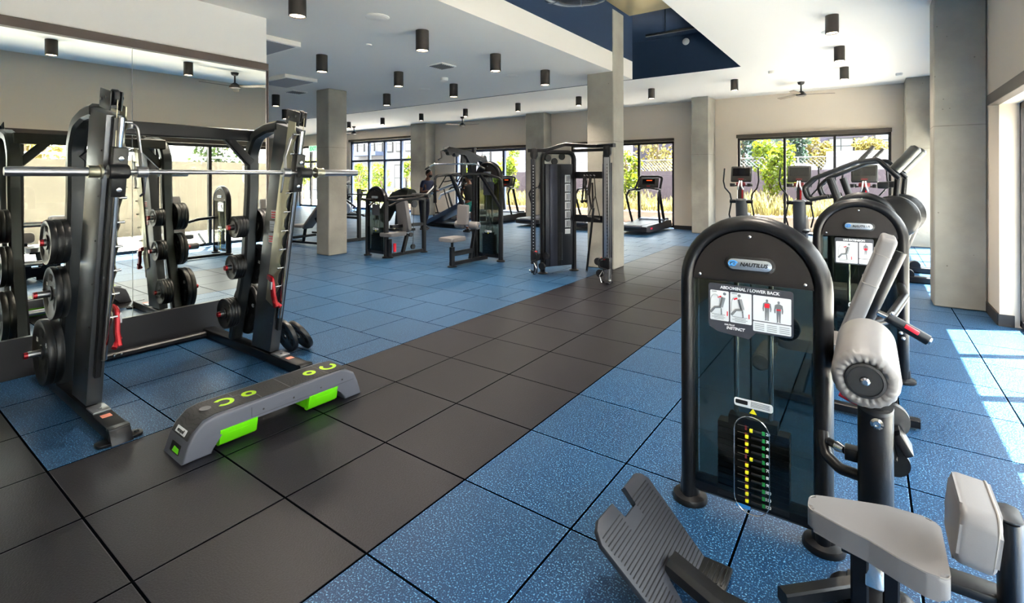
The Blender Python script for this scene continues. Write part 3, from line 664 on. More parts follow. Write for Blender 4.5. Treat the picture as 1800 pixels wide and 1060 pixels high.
if nz.z < 0: nz = -nz
b = B()
for i in range(22):
    v = .03+i*(Lf-.045)/22
    segs = [(-.25, -.155), (.0, .135)] if v < .115 else ([(-.26, .14)] if v < Lf-.095 else [(-.27, -.13), (.0, .135)])
    for a_, c_ in segs: b.tube([A1+ux*(a_-.012)+uy*v+nz*.0105, A1+ux*c_+uy*v+nz*.0105], .0026, n=6)
obj('footplate_rib', b, mat('footplate rib', (14, 15, 19), .5), fo)
b = B(); b.box(A1+V((.045, .075, .012)), (.11, .13, .02), bev=.006)
for k in range(5): b.box(A1+V((.012+.018*k, .07, .024)), (.006, .10, .006), bev=.002)
obj('toe_lip', b, black, fo)
b = B(); b.tube(fillet([L_(2.90, 1.15, .105), L_(3.08, 1.12, .062), L_(3.5, 1.10, .05)], .1), .085, .07, kind='rect', up=(0, 0, 1), ch=.5); obj('footplate_arm', b, steel, ab)
b = B(); b.tube([L_(3.25, 1.3, .045), L_(3.47, 1.52, .045)], .05, .05, kind='rect'); obj('base_rail', b, steel, ab)

# ---- 2. leg extension behind it
OX2, OY2 = 3.433, 4.035
le = thing('leg_extension_machine', 'arched machine labelled LEG EXTENSION, second behind the nearest one, with inclined grey backrest', 'exercise machine', (OX2, OY2, 0))
M_ = lambda x, y, z: (x-OX2, y-OY2, z)
tower(le, panel=(-.155, .095, .852, 1.055), title='LEG EXTENSION', figs='le', nump=11)
def slab(root, name, p0, p1, wy, th, mt, seams=(), bev=.02):
    p0, p1 = V(p0), V(p1); uy = (p1-p0); L = uy.length; uy.normalize(); b = B()
    b.prism(rrect(wy, L, .03, 4, 0, L/2), p0, V((0, 1, 0)), uy, th, bev=bev, seg=4); o = obj(name, b, mt, root)
    for k in seams:
        b = B(); nn = V((0, 1, 0)).cross(uy)
        b.tube([p0+uy*(L*k)+V((0, 1, 0))*x+nn*y for x, y in rrect(wy+.003, th+.003, .018, 4)], .002, n=6, closed=True); obj('pad_seam', b, seam, o)
    return o
slab(le, 'back_pad', M_(3.345, 3.19, .40), M_(3.605, 3.19, 1.165), .30, .085, vinyl, seams=(.62, .86))
b = B(); b.tube([M_(3.42, 3.19, .42), M_(3.66, 3.19, 1.07)], .06, .05, kind='oval', n=16, up=(0, 1, 0)); obj('back_pad_support', b, steel, le)
b = B(); b.prism(smoothpoly([(3.0-OX2, 3.02-OY2), (3.38-OX2, 3.02-OY2), (3.38-OX2, 3.36-OY2), (3.0-OX2, 3.36-OY2)], 5, .05), (0, 0, .44), (1, 0, 0), (0, 1, 0), .08, bev=.02, seg=4); obj('seat', b, vinyl, le)
b = B(); b.tube(fillet([M_(3.22, 3.19, .03), M_(3.22, 3.19, .40), M_(3.42, 3.19, .42)], .04), .07, .06, kind='rect', up=(0, 1, 0)); b.tube([M_(3.1, 3.19, .04), M_(3.1, 3.95, .04)], .06, .05, kind='rect'); b.tube([M_(2.95, 3.19, .04), M_(3.75, 3.19, .04)], .06, .05, kind='rect')
b.tube(fillet([M_(3.69, 4.0, .72), M_(3.70, 3.7, .70), M_(3.6, 3.3, .62), M_(3.5, 3.2, .6)], .1), .028, n=12); obj('base_frame', b, steel, le)
b = B(); b.tube([M_(3.54, 3.0, .725), M_(3.60, 3.0, .70)], .018, n=10); b.mi = 1; b.tube([M_(3.585, 3.0, .705), M_(3.775, 3.0, .60)], .03, n=18); b.mi = 2; b.box(M_(3.70, 2.975, .655), (.07, .03, .022), rot=Mx.Rotation(R(29), 3, 'Y'), bev=.003)
b.mi = 3; b.cyl(M_(3.775, 3.0, .60), M_(3.785, 3.0, .595), .02, n=14); b.sph(M_(3.65, 2.965, .63), .011, n=8); b.sph(M_(3.66, 2.965, .60), .011, n=8); b.sph(M_(3.61, 2.97, .735), .011, n=8)
obj('start_lever', b, [chrome, steel, redp, chrome], le)
b = B(); b.cyl(M_(2.9, 3.02, .28), M_(2.9, 3.38, .28), .06, n=24, bev=.012); obj('shin_roller', b, vinyl, le)
b = B(); b.tube(fillet([M_(2.9, 3.4, .28), M_(2.9, 3.5, .3), M_(3.3, 3.55, .45)], .05), .022, n=10); obj('roller_arm', b, steel, le)

# ---- 3. third arched tower further back with handle loops
OX3, OY3 = 3.433, 5.8
ad = thing('thigh_machine', 'third arched machine, mostly hidden behind the leg extension, with looped handles at left', 'exercise machine', (OX3, OY3, 0))
tower(ad, detail=0)
b = B(); b.sph((0, -.046, 1.30), .008); obj('shroud_bolt', b, chrome, ad)
b = B(); b.prism(smoothpoly([(-.35, -.95), (.15, -.95), (.15, -.55), (-.35, -.55)], 5, .06), (0, 0, .44), (1, 0, 0), (0, 1, 0), .08, bev=.02, seg=4); obj('seat', b, vinyl, ad)
slab(ad, 'back_pad', (.12, -.75, .5), (.24, -.75, 1.05), .3, .08, vinyl)
b = B(); b.tube([(-.1, -.75, .04), (-.1, 0, .04)], .07, .06, kind='rect'); b.tube([(-.1, -.75, .03), (-.1, -.75, .4)], .07, .06, kind='rect', up=(0, 1, 0)); b.tube([(.15, -.75, .4), (.2, -.75, .85)], .05, .05, kind='rect', up=(0, 1, 0)); b.tube([(-.1, -.75, .38), (.2, -.75, .38)], .05, .05, kind='rect'); obj('base_frame', b, steel, ad)
# ================================================================ barbell (smith) machine
sm = thing('smith_machine', 'black guided barbell machine with leaning uprights in front of the wall mirror', 'weight machine', (-1.0, .925, 0))
G = lambda x, y, z: (x+1.0, y-.925, z)
UPB, UPT = V((-.53, 0, .09)), V((-.13, 0, 1.91)); ud = (UPT-UPB).normalized(); un = V((ud.z, 0, -ud.x))     # un points forward
sil = mat('silver machine paint', (120, 122, 124), .32, .6)
for yc, s in ((.33, 1), (1.52, -1)):          # s: towards the inside
    b = B(); b.box(G(-.90, yc, .042), (1.68, .105, .075), bev=.01)
    b.prism([(-.06, .08), (.0, .0), (0, -.001), (-.1, -.001), (-.1, .08)], G(-.01, yc, .003), (1, 0, 0), (0, 0, 1), .105, bev=.004); bm_ = obj('base_beam', b, steel, sm)
    b = B(); b.prism(smoothpoly([(-.09, -.115), (.0, -.115), (.0, .115), (-.09, .115)], 6, .04), G(-.03, yc, .008), (1, 0, 0), (0, 1, 0), .016, bev=.003); b.sph(G(-.075, yc+s*.085, .018), .014, (1, 1, .5), 10); obj('foot_plate', b, steel, sm)
    b = B(); b.box(G(-.44, yc, .085), (.14, .09, .012), bev=.003); b.sph(G(-.42, yc, .094), .012, (1, 1, .6), 8); obj('upright_flange', b, sil, sm)
    b = B(); b.box(G(-.30, yc, .0808), (.05, .05, .002)); obj('floor_beam_label', b, mat('pale red label', (200, 120, 100), .6), sm)
    b = B(); b.prism([(-.83, .09), (-.53, .09), (-.13, 1.91), (-.44, 1.985)], G(0, yc, 0), (1, 0, 0), (0, 0, 1), .085, bev=.008); up_ = obj('upright', b, mat('upright paint', (78, 80, 83), .32, .7, bump=.04, bscale=400), sm)
    b = B()
    for k in range(6):
        p = UPB+ud*(.25+.28*k); b.sph(G(p.x-.03, yc-.043, p.z), .006, n=8)
    obj('rivets', b, black, up_); up_.children[-1]['kind'] = 'stuff' if False else 'thing'; del up_.children[-1]['kind']
    b = B(); b.tube(fillet([G(-1.20, yc, .08), G(-.965, yc, .80), G(-.90, yc, 1.45), G(-.90, yc, 1.75), G(-.80, yc, 1.90), G(-.60, yc, 1.95), G(-.42, yc, 1.96)], .16, 6), .085, .10, kind='rect', up=(0, 1, 0), ch=.4)
    obj('rear_leg', b, mat('rear leg paint', (46, 49, 51), .3, .45), sm)
    # guide rods, rack strip
    for off, nm in ((.045, 'guide_rod'),):
        p0 = UPB+ud*.32+un*off; p1 = UPB+ud*1.86+un*off
        b = B(); b.cyl(G(p0.x, yc+s*.02, p0.z), G(p1.x, yc+s*.02, p1.z), .017, n=20); obj(nm, b, chrome, sm)
        b = B(); p2 = UPB+ud*.2+un*.012; b.tube([G(p2.x, yc+s*.0, p2.z), G((p1+un*(-.033)).x, yc, p1.z)], .05, .035, kind='rect', up=(0, 1, 0)); obj('guide_channel', b, black, sm)
    b = B(); yi = yc+s*.052; q0 = UPB+ud*.42
    poly = [(-.13, 0), (-.02, -.02)]
    nh = 9
    for k in range(nh): poly += [(.005, .10+.155*k), (.045, .165+.155*k), (.018, .19+.155*k), (.005, .20+.155*k)]
    poly += [(.0, 1.50), (-.10, 1.50), (-.10, 1.2), (-.13, 1.1)]
    b.prism(poly, G(q0.x, yi, q0.z), un, ud, .006, bev=.001); obj('rack_strip', b, champ, sm)
    for k in range(nh):
        p = q0+ud*(.17+.155*k)+un*.03; b = B(); b.cyl(G(p.x, yi-s*.03, p.z), G(p.x, yi+s*.028, p.z), .0085, n=10, bev=.002); obj('rack_pin', b, chrome, sm)
    # pulley head
    hp = UPB+ud*1.93
    b = B(); M3 = Mx.Rotation(-math.atan2(ud.x, ud.z)*-1, 3, 'Y')
    for dy in (-.028, .028): b.box(G(hp.x-.08, yc+dy, hp.z+.035), (.19, .008, .115), rot=M3, bev=.003)
    b.box(G(hp.x-.10, yc, hp.z-.0), (.12, .056, .02), rot=M3); obj('pulley_bracket', b, sil if False else steelg, sm)
    b = B(); b.cyl(G(hp.x-.02, yc-.016, hp.z+.045), G(hp.x-.02, yc+.016, hp.z+.045), .045, n=24, bev=.004); b.cyl(G(hp.x-.12, yc-.016, hp.z+.03), G(hp.x-.12, yc+.016, hp.z+.03), .045, n=24, bev=.004); obj('pulley_wheel', b, black, sm)
    b = B()
    for dx in (-.02, -.12):
        for sy in (-1, 1): b.cyl(G(hp.x+dx, yc+sy*.03, hp.z+.04), G(hp.x+dx, yc+sy*.042, hp.z+.04), .011, n=8)
    obj('pulley_bolt', b, chrome, sm)
    b = B(); zb = 1.575; tb = (zb-UPB.z)/ud.z; pb = UPB+ud*tb+un*.05
    pt = hp+un*.03+V((.0, 0, .03)); b.tube([G(pt.x, yc, pt.z), G(pb.x+.02, yc, zb+.1)], .003, n=6); obj('cable', b, champ, sm)
    # carriage
    b = B(); b.box(G(pb.x, yc+s*.02, zb), (.07, .075, .30), rot=Mx.Rotation(math.atan2(ud.x, ud.z), 3, 'Y'), bev=.006); b.cyl(G(pb.x+.06, yc-.045, zb), G(pb.x+.06, yc+.055, zb), .042, n=24, bev=.004); obj('carriage', b, black, sm)
    for dz in (-.10, .09):
        b = B(); q_ = pb+ud*dz; b.lathe([(0, 0), (.017, 0), (.014, .008), (0, .012)], G(q_.x+.036, yc+s*.02, q_.z), (1, 0, -.2), 12); obj('carriage_bolt', b, chrome, sm)
    # hook lever on the inside
    b = B(); b.tube(fillet([G(-.12, yc+s*.135, zb), G(-.14, yc+s*.13, zb+.12), G(-.10, yc+s*.10, zb+.28), G(-.16, yc+s*.03, zb+.27)], .03), .03, .010, kind='rect', up=(0, 1, 0)); b.cyl(G(-.12, yc+s*.10, zb), G(-.12, yc+s*.16, zb), .034, n=20, bev=.003)
    b.tube([G(-.12, yc+s*.15, zb-.02), G(-.15, yc+s*.15, zb-.13), G(-.18, yc+s*.14, zb-.15)], .007, n=8); obj('bar_hook', b, brushed, sm)
    # red safety stop
    zs_ = .52 if s > 0 else .55
    pz = UPB+ud*((zs_-UPB.z)/ud.z)+un*.05
    b = B(); b.tube(fillet([G(pz.x-.09, yi+s*.03, zs_+.18), G(pz.x-.03, yi+s*.035, zs_+.17), G(pz.x-.01, yi+s*.03, zs_+.03), G(pz.x+.03, yi+s*.03, zs_-.05)], .03), .045, .028, kind='rect', up=(0, 1, 0), ch=.5)
    b.tube([G(pz.x+.0, yi+s*.04, zs_+.0), G(pz.x+.045, yi+s*.0, zs_-.05)], .016, n=10); b.mi = 1; b.box(G(pz.x-.02, yi+s*.05, zs_+.12), (.03, .012, .06)); obj('safety_stop', b, [red, brushed], sm)
    # weight pegs
    for (px_, pz_) in ((-.938, 1.11), (-.985, .76), (-1.118, .34)):
        yo = {1.11: .15, .76: .127, .34: .105}[pz_]
        tips = ((yo, 1.33+.18-.0) if False else None)
        o_out = yc-s*(.33-yo); o_in = yc+s*(.19)
        for y1 in (o_out, o_in):
            d_ = 1 if y1 > yc else -1
            b = B(); b.cyl(G(px_, yc+d_*.04, pz_), G(px_, y1-d_*.02, pz_), .023, n=20); pg = obj('weight_peg', b, brushed, sm)
            b = B(); b.cyl(G(px_, y1-d_*.02, pz_), G(px_, y1, pz_), .0235, .021, n=20); obj('peg_cap', b, red, pg, label='red peg end cap')
for (z0, z1, c_) in ((1.20, 1.27, 0), (1.10, 1.18, 1), (1.0, 1.08, 0)):
    b = B(); x_ = UPB.x+(z0-.09)*.22-.17
    b.box(G(x_, 1.4765, (z0+z1)/2), (.085, .002, z1-z0)); b.mi = 1
    for k in range(3): b.box(G(x_, 1.475, z0+.012+.02*k), (.07, .001, .009 if not c_ else .003))
    obj('warning_label', b, [white_p, redp if not c_ else grey_print], sm)
b = B(); b.tube([G(-.86, .33, 1.90), G(-.86, 1.52, 1.90)], .06, .10, kind='rect', up=(0, 0, 1))
for yy, s in ((.36, 1), (1.49, -1)): b.tube([G(-.86, yy, 1.66), G(-.86, yy+s*.2, 1.88)], .055, .07, kind='rect', up=(0, 0, 1))
obj('top_beam', b, steel, sm)
b = B(); b.tube(fillet([G(-1.55, .34, .035), G(-1.70, .34, .035), G(-1.70, 1.51, .035), G(-1.55, 1.51, .035)], .12, 8), .08, .05, kind='rect', up=(0, 0, 1), ch=.5); obj('rear_floor_beam', b, steel, sm)
for y in (.75, .80): 
    b = B(); b.sph(G(-1.655, y, .045), .012, n=8); obj('beam_bolt', b, chrome, sm)
b = B(); zb = 1.575; b.cyl(G(-.12, .25, zb), G(-.12, 1.66, zb), .0145, n=20)
for k in range(14): b.cyl(G(-.12, .52+.065*k, zb), G(-.12, .523+.065*k, zb), .0149, n=20)
ba = obj('barbell', b, brushed, sm)
for y0_, y1_, s in ((.25, -.14, -1), (1.65, 2.035, 1)):
    b = B(); b.lathe([(0, 0), (.026, 0), (.026, .37), (.022, abs(y1_-y0_)), (0, abs(y1_-y0_))], G(-.12, y0_, zb), (0, s, 0), 28); obj('barbell_sleeve', b, brushed, ba)
    b = B(); b.lathe([(.02, 0), (.042, 0), (.044, .006), (.044, .012), (.035, .016), (.035, .06), (.038, .066), (.02, .066)], G(-.12, y0_-s*.015, zb), (0, s, 0), 28); obj('sleeve_collar', b, champ, ba)

# ---- weight plates
PL = {}
def plate_proto(D, t, label):
    r = thing('weight_plate', label, 'weight plate')
    b = B(); Rr = D/2
    b.lathe([(.0265, -t/2), (.05, -t/2), (.05, -t*.30), (Rr*.80, -t*.30), (Rr*.86, -t/2), (Rr*.98, -t/2), (Rr, -t*.3), (Rr, t*.3), (Rr*.98, t/2), (Rr*.86, t/2), (Rr*.80, t*.30), (.05, t*.30), (.05, t/2), (.0265, t/2)], (0, 0, 0), (0, 1, 0), 48, closed=True)
    obj('disc', b, plate_m, r)
    b = B(); b.ring((0, 0, 0), (0, 1, 0), .0285, .006, 24, 8); obj('hub', b, brushed, r)
    for k in range(3):
        a0 = 90+120*k
        b = B(); m_ = Rr*.62; w = Rr*.13
        P = [((m_+w)*cos(R(a0+a)), (m_+w)*sin(R(a0+a))) for a in range(-24, 25, 6)]+[((m_-w)*cos(R(a0+a)), (m_-w)*sin(R(a0+a))) for a in range(24, -25, -6)]
        b.prism(P, (0, 0, 0), (1, 0, 0), (0, 0, 1), t*.66, bev=.003); obj('painted_grip_opening', b, mat('painted grip opening shade', (5, 5, 6), .7), r)  # solid dark piece paints the shade of an open grip slot
    if D > .3:
        txt = '45' if D > .4 else '35'
        for sgn in (-1, 1):
            for ang, w_ in ((150, txt), (30, 'LB'), (-30, txt), (-150, 'LB')):
                a = R(ang+0); text('plate_lettering', w_, Rr*.19, white_p, r, (sgn*-1*-Rr*.6*cos(a), sgn*t*.31, Rr*.6*sin(a)), (pi/2, 0 if sgn < 0 else 0, 0 if sgn < 0 else pi))
    PL[D] = (r, t); return r
used = set()
def put_plates(D, t, x, z, ys, labels, group):
    for y, lb in zip(ys, labels):
        if D not in PL: r = plate_proto(D, t, lb); r.location = (x, y, z); r['group'] = group
        else: r = dup(PL[D][0], (x, y, z), (0, random.uniform(-1, 1), 0), lb); r['group'] = group
put_plates(.45, .042, -1.118, .34, (.208, .252), ('black 45 plate on the lowest peg of the left upright, outermost with white numbers', 'black 45 plate on the lowest left peg, innermost against the upright leg'), 'plates on the left upright')
put_plates(.355, .036, -.985, .76, (.227, .265), ('black 35 plate on the middle left peg, outermost with long bare peg in front', 'black plate on the middle left peg, behind the front one'), 'plates on the left upright')
put_plates(.30, .034, -.938, 1.11, (.196, .231, .266), ('black weight plate on the top left peg, outermost of three', 'black weight plate on the top left peg, middle of three', 'black weight plate on the top left peg, innermost of three'), 'plates on the left upright')
od = ('outermost', 'second', 'third', 'innermost')
for D, x, z, nm in ((.19, -.938, 1.11, 'top'), (.21, -.985, .76, 'middle'), (.26, -1.118, .34, 'lowest')):
    put_plates(D, .022, x, z, [1.392+.0235*k for k in range(4)], ['small black plate on the %s peg facing the mirror centre, %s of four, right upright' % (nm, o_) for o_ in od], 'small plates on the right upright')
for D, x, z, nm, t_, n_ in ((.30, -.938, 1.11, 'top', .034, 3), (.355, -.985, .76, 'middle', .036, 2), (.45, -1.118, .34, 'lowest', .042, 2)):
    put_plates(D, t_, x, z, [1.585+(t_+.002)*k for k in range(n_)], ['large black plate behind the right upright on its %s outer peg, %s' % (nm, ('closest to the leg', 'second from the leg', 'furthest out')[k]) for k in range(n_)], 'large plates on the right upright')
for (x, y, a, tl, lb) in ((-.62, 1.80, .5, 30, 'black weight plate leaning on the floor behind the right upright, outer one'), (-.66, 1.70, .45, 16, 'black weight plate leaning on the floor, inner one against the right upright')):
    D = .30; r = dup(PL[D][0], (x, y, D/2*cos(R(tl))+.017*sin(R(tl))+.001), (0, 0, 0), lb, 'plates leaning on the floor'); r.rotation_euler = (-R(tl)*-1, 0, 0)

# ================================================================ aerobic step deck
dk = thing('step_deck', 'grey aerobic step deck with lime green rings and folding lime feet on black floor tiles', 'step platform', (.405, 1.0, 0), R(-1.5))
LD, HD, WD = 1.13, .205, .27
h = LD/2
side = [(-h, 0), (-h+.15, 0), (-h+.165, .06), (-h+.20, .105), (-h+.26, .118), (h-.26, .118), (h-.20, .105), (h-.165, .06), (h-.13, 0), (h, 0), (h-.035, .10), (h-.06, .165), (h-.11, .197), (h-.16, HD), (-h+.17, HD), (-h+.11, .190), (-h+.06, .145), (-h+.03, .09)]
b = B(); b.prism(side, (0, 0, 0), (0, 1, 0), (0, 0, 1), WD, bev=.012, seg=3); obj('deck_body', b, greyp, dk)
def strip(pts, w, th, up_=(1, 0, 0)):
    b = B(); b.tube(pts, th, w, kind='rect', up=(1, 0, 0), ch=.2); return b
e = .002
topc = [(0, -h+.035, .108), (0, -h+.058, .145+e), (0, -h+.11, .192+e), (0, -h+.17, HD+e), (0, h-.16, HD+e), (0, h-.10, .2+e)]
b = strip(topc, WD-.055, .006); tm_ = obj('top_mat', b, greyd, dk)
def ring_flat(cx, cy, r0, r1, a0=0, a1=360, sc=1):
    b = B(); n = 28; P = []
    pts_o = [(cx+r1*cos(R(a0+(a1-a0)*i/n)), cy+sc*r1*sin(R(a0+(a1-a0)*i/n))) for i in range(n+1)]; pts_i = [(cx+r0*cos(R(a0+(a1-a0)*i/n)), cy+sc*r0*sin(R(a0+(a1-a0)*i/n))) for i in range(n+1)]
    z = HD+.0062
    for i in range(n): b.quad((*pts_o[i], z), (*pts_o[i+1], z), (*pts_i[i+1], z), (*pts_i[i], z))
    return b
for (cy, cx, r0, r1, a0, a1, nm) in ((-.30, .0, .032, .056, -50, 225, 'C'), (-.155, .0, .018, .042, 0, 360, 'O'), (.245, .0, .018, .042, 0, 360, 'O'), (.385, 0, .032, .056, 130, -150+0, 'C')):
    obj('ring_mark', ring_flat(cx, cy, r0, r1, a0, a1), greenp, tm_, smooth=0)
b = B()
for (y0_, y1_, x0_, x1_) in ((-.235, -.235, -.107, -.03), (-.235, -.20, -.03, -.03), (-.20, -.20, -.03, .04), (-.20, -.13, .04, .04), (-.13, -.13, .04, .107), (.05, .05, -.107, .107), (.32, .32, -.107, .107)):
    b.box(((x0_+x1_)/2, (y0_+y1_)/2, HD+.0055), (abs(x1_-x0_)+.004, abs(y1_-y0_)+.004, .002)); obj('mat_groove', b, mat('groove grey', (92, 92, 96), .6), tm_); b = B()
b.lathe([(0, 0), (.03, 0), (.03, .002), (0, .002)], (0, -.40, HD+.0045), n=24)
obj('mat_disc', b, mat('groove grey', (92, 92, 96), .6), tm_)
en = V((0, -.62, .78)).normalized()
b = B(); nrm = V((0, -.84, .54)).normalized(); uy_ = V((0, .54, .84)).normalized(); b.prism(rrect(.125, .032, .003, 2), V((0, -h+.0445, .131)), (1, 0, 0), uy_, .004); nb = obj('name_plate', b, white_p, dk)
text('name_lettering', 'escape//', .026, black, nb, tuple(V((0, -h+.0445, .131))+nrm*.0035), (R(57), 0, 0))
en_n = V((0, -.9487, .3162)); en_u = V((0, .3162, .9487))
b = B(); b.prism(rrect(.12, .052, .008, 3), V((0, -h+.0157, .049)), (1, 0, 0), en_u, .004); b.mi = 1; b.prism([(-.03, -.02), (.052, -.02), (.045, .004), (-.015, .008)], V((0, -h+.0157, .049))+en_n*.0012, (1, 0, 0), en_u, .003); obj('painted_end_opening', b, [black, green], dk)  # flat black panel paints the shade inside the end hole, green piece on top
for y in (-.13, .06, .25, .41):
    b = B(); b.sph((WD/2+.0005, y, .145), .006, (.4, 1, 1), 8); obj('side_catch', b, black, dk)
b = B(); b.box((WD/2, -.2, .15), (.003, .003, .06)); b.box((WD/2, .15, .122), (.003, .7, .002)); obj('side_seam', b, mat('seam grey', (60, 62, 68), .6), dk)
for y in (-.27, .27):
    b = B(); w2 = .105
    prof = [(.124, .115), (.140, .112), (.122, .030), (.100, .014), (.075, .014), (.070, .028), (.097, .034), (.108, .1)]
    b.prism([(x-.0, z) for x, z in prof], (0, y, 0), (1, 0, 0), (0, 0, 1), w2*2, bev=.003); b.prism([(-x, z) for x, z in prof], (0, y, 0), (1, 0, 0), (0, 0, 1), w2*2, bev=.003)
    b.box((0, y, .07), (.20, .012, .08), bev=.003); b.box((0, y-w2+.01, .055), (.19, .008, .075), bev=.002)
    b.box((.128, y, .085), (.012, .13, .01), bev=.002); obj('fold_foot', b, green, dk)
# ================================================================ shoulder press (left of centre)
OX4, OY4 = -4.24, 5.6
sh = thing('shoulder_press_machine', 'arched strength machine with grey upright backrest and forward arms, right of the left concrete column', 'exercise machine', (OX4, OY4, 0))
K = lambda x, y, z: (x-OX4, y-OY4, z)
tower(sh, H=1.36, detail=1, panel=(-.09, .13, .80, 1.01), nump=11)
b = B(); b.tube([K(-3.90, 5.62, .05), K(-3.88, 6.5, .05)], .05, .06, kind='rect'); b.tube([K(-3.90, 5.62, .0), K(-3.90, 5.62, .36)], .075, .085, kind='rect', up=(0, 1, 0), ch=.5)
b.tube(fillet([K(-3.88, 6.5, .0), K(-3.88, 6.5, 1.08), K(-3.88, 6.25, 1.12)], .05), .075, .085, kind='rect', up=(0, 1, 0), ch=.5); b.tube([K(-3.97, 5.72, .58), K(-3.90, 6.48, .58)], .09, .06, kind='rect')
b.tube([K(-3.88, 5.93, .06), K(-3.88, 6.05, .42)], .07, .06, kind='rect', up=(0, 1, 0)); obj('main_frame', b, steel, sh)
for x, y in ((-3.90, 5.62), (-3.88, 6.5)):
    b = B(); b.lathe([(0, 0), (.075, 0), (.075, .015), (.05, .03), (0, .03)], K(x, y, 0), n=20); obj('foot', b, steel, sh)
b = B(); b.prism(smoothpoly([(-.17, -.08), (.17, -.08), (.14, .36), (-.14, .36)], 5, .05), K(-3.92, 5.60, .44), (1, 0, 0), (0, 1, 0), .07, bev=.018, seg=4); obj('seat', b, vinyl, sh)
b = B(); b.prism(smoothpoly([(-.15, 0), (.15, 0), (.13, .66), (-.13, .66)], 6, .07), K(-3.90, 6.02, .46), (1, 0, 0), V((0, -.16, 1)), .085, bev=.022, seg=4); obj('back_pad', b, vinyl, sh)
b = B()
for s in (-1, 1):
    b.tube(fillet([K(-3.88+s*.10, 6.42, 1.16), K(-3.88+s*.30, 6.1, 1.14), K(-3.88+s*.38, 5.45, 1.10), K(-3.88+s*.36, 5.25, 1.12)], .1), .024, n=10)
    b.tube(fillet([K(-3.88+s*.36, 5.6, 1.11), K(-3.88+s*.30, 5.45, 1.04), K(-3.88+s*.28, 5.35, 1.00)], .05), .02, n=10)
obj('press_arm', b, brownshroud, sh)
b = B(); b.cyl(K(-4.12, 6.42, 1.16), K(-3.64, 6.42, 1.16), .045, n=16); b.tube([K(-3.70, 6.4, 1.16), K(-3.66, 6.62, 1.36)], .05, .05, kind='rect', up=(0, 1, 0)); b.lathe([(0, 0), (.07, 0), (.07, .03), (0, .03)], K(-3.83, 6.18, 1.0), (1, 0, 0), 20); obj('pivot_shaft', b, steelg, sh)
b = B(); b.cyl(K(-3.85, 6.15, .16), K(-3.81, 6.15, .16), .05, n=20); b.tube([K(-3.83, 6.15, .16), K(-3.83, 6.18, .98)], .005, n=6); b.lathe([(0, 0), (.045, 0), (.045, .03), (0, .03)], K(-3.85, 6.10, .40), (1, 0, 0), 18); obj('cable_pulley', b, black, sh)
b = B(); b.cyl(K(-3.80, 5.66, .28), K(-3.80, 5.66, .12), .028, n=14); obj('water_bottle_holder', b, redp, sh)

# ================================================================ lat pulldown
OX5, OY5 = -2.19, 6.5
lt = thing('lat_pulldown_machine', 'tall pulldown machine with curved overhead arm, hanging bar and grey thigh rollers', 'exercise machine', (OX5, OY5, 0))
K = lambda x, y, z: (x-OX5, y-OY5, z)
tower(lt, H=1.82, detail=1, panel=(-.10, .15, 1.20, 1.44), nump=13, stk=.5)
b = B(); b.tube([K(-2.48, 6.42, .02), K(-2.48, 6.42, 2.08)], .07, .07, kind='rect', up=(0, 1, 0))
b.tube([K(-2.3, 5.58, .05), K(-2.25, 6.5, .05)], .06, .06, kind='rect'); b.tube([K(-2.28, 5.6, .0), K(-2.28, 5.6, .34)], .08, .08, kind='rect', up=(0, 1, 0), ch=.4)
b.tube([K(-2.30, 6.10, .06), K(-2.25, 6.20, .68)], .07, .06, kind='rect', up=(0, 1, 0)); b.tube([K(-2.28, 5.6, .22), K(-2.28, 6.12, .22)], .06, .08, kind='rect')
b.tube([K(-2.28, 5.6, .30), K(-2.28, 5.6, .45)], .022, n=12); obj('main_frame', b, steel, lt)
b = B(); b.lathe([(0, 0), (.085, 0), (.085, .015), (.05, .03), (0, .03)], K(-2.28, 5.6, 0), n=20); obj('foot', b, steel, lt)
b = B(); pts = [(-1.00, 2.00), (-.95, 2.05), (-.4, 2.0), (.10, 1.86), (.16, 1.78), (.12, 1.66), (.02, 1.70), (-.04, 1.82), (-.15, 1.84), (-.24, 1.66), (-.27, 1.5), (-.34, 1.5), (-.36, 1.75), (-.5, 1.92), (-.95, 1.96)]
b.prism(smoothpoly(pts, 4, .04), K(-2.36, 6.5, 0), (0, 1, 0), (0, 0, 1), .09, bev=.01); obj('overhead_arm', b, steelg, lt)
b = B(); 
for y, z in ((5.62, 1.96), (5.78, 1.94), (6.55, 1.88)): b.cyl(K(-2.40, y, z), K(-2.32, y, z), .055, n=20)
obj('overhead_pulley', b, black, lt)
b = B(); b.tube(fillet([K(-2.36, 5.55, 2.0), K(-2.37, 5.42, 1.98), K(-2.37, 5.44, 1.86), K(-2.37, 5.36, 1.82)], .03), .012, n=8); obj('cable_hook', b, black, lt)
b = B(); b.tube(fillet([K(-2.75, 5.5, 1.70), K(-2.66, 5.55, 1.76), K(-2.0, 5.9, 1.76), K(-1.92, 5.94, 1.70)], .05), .014, n=10); b.mi = 1; b.tube([K(-2.80, 5.48, 1.67), K(-2.73, 5.51, 1.715)], .02, n=10); b.tube([K(-1.94, 5.93, 1.715), K(-1.86, 5.97, 1.67)], .02, n=10); obj('lat_bar', b, [chrome, rubber], lt)
b = B(); b.prism(smoothpoly([(-.03, 1.56), (.10, 1.56), (.10, 1.85), (.06, 1.95), (-.01, 1.95), (-.03, 1.8)], 4, .03), K(-2.36, 5.95, 0), (0, 1, 0), (0, 0, 1), .03, bev=.004); b.tube(fillet([K(-2.70, 5.62, 1.08), K(-2.70, 5.62, 1.55), K(-2.45, 5.9, 1.59), K(-2.1, 6.3, 1.59), K(-1.86, 6.42, 1.5), K(-1.80, 6.46, .95)], .08), .06, .045, kind='rect', up=(0, 0, 1), ch=.4)
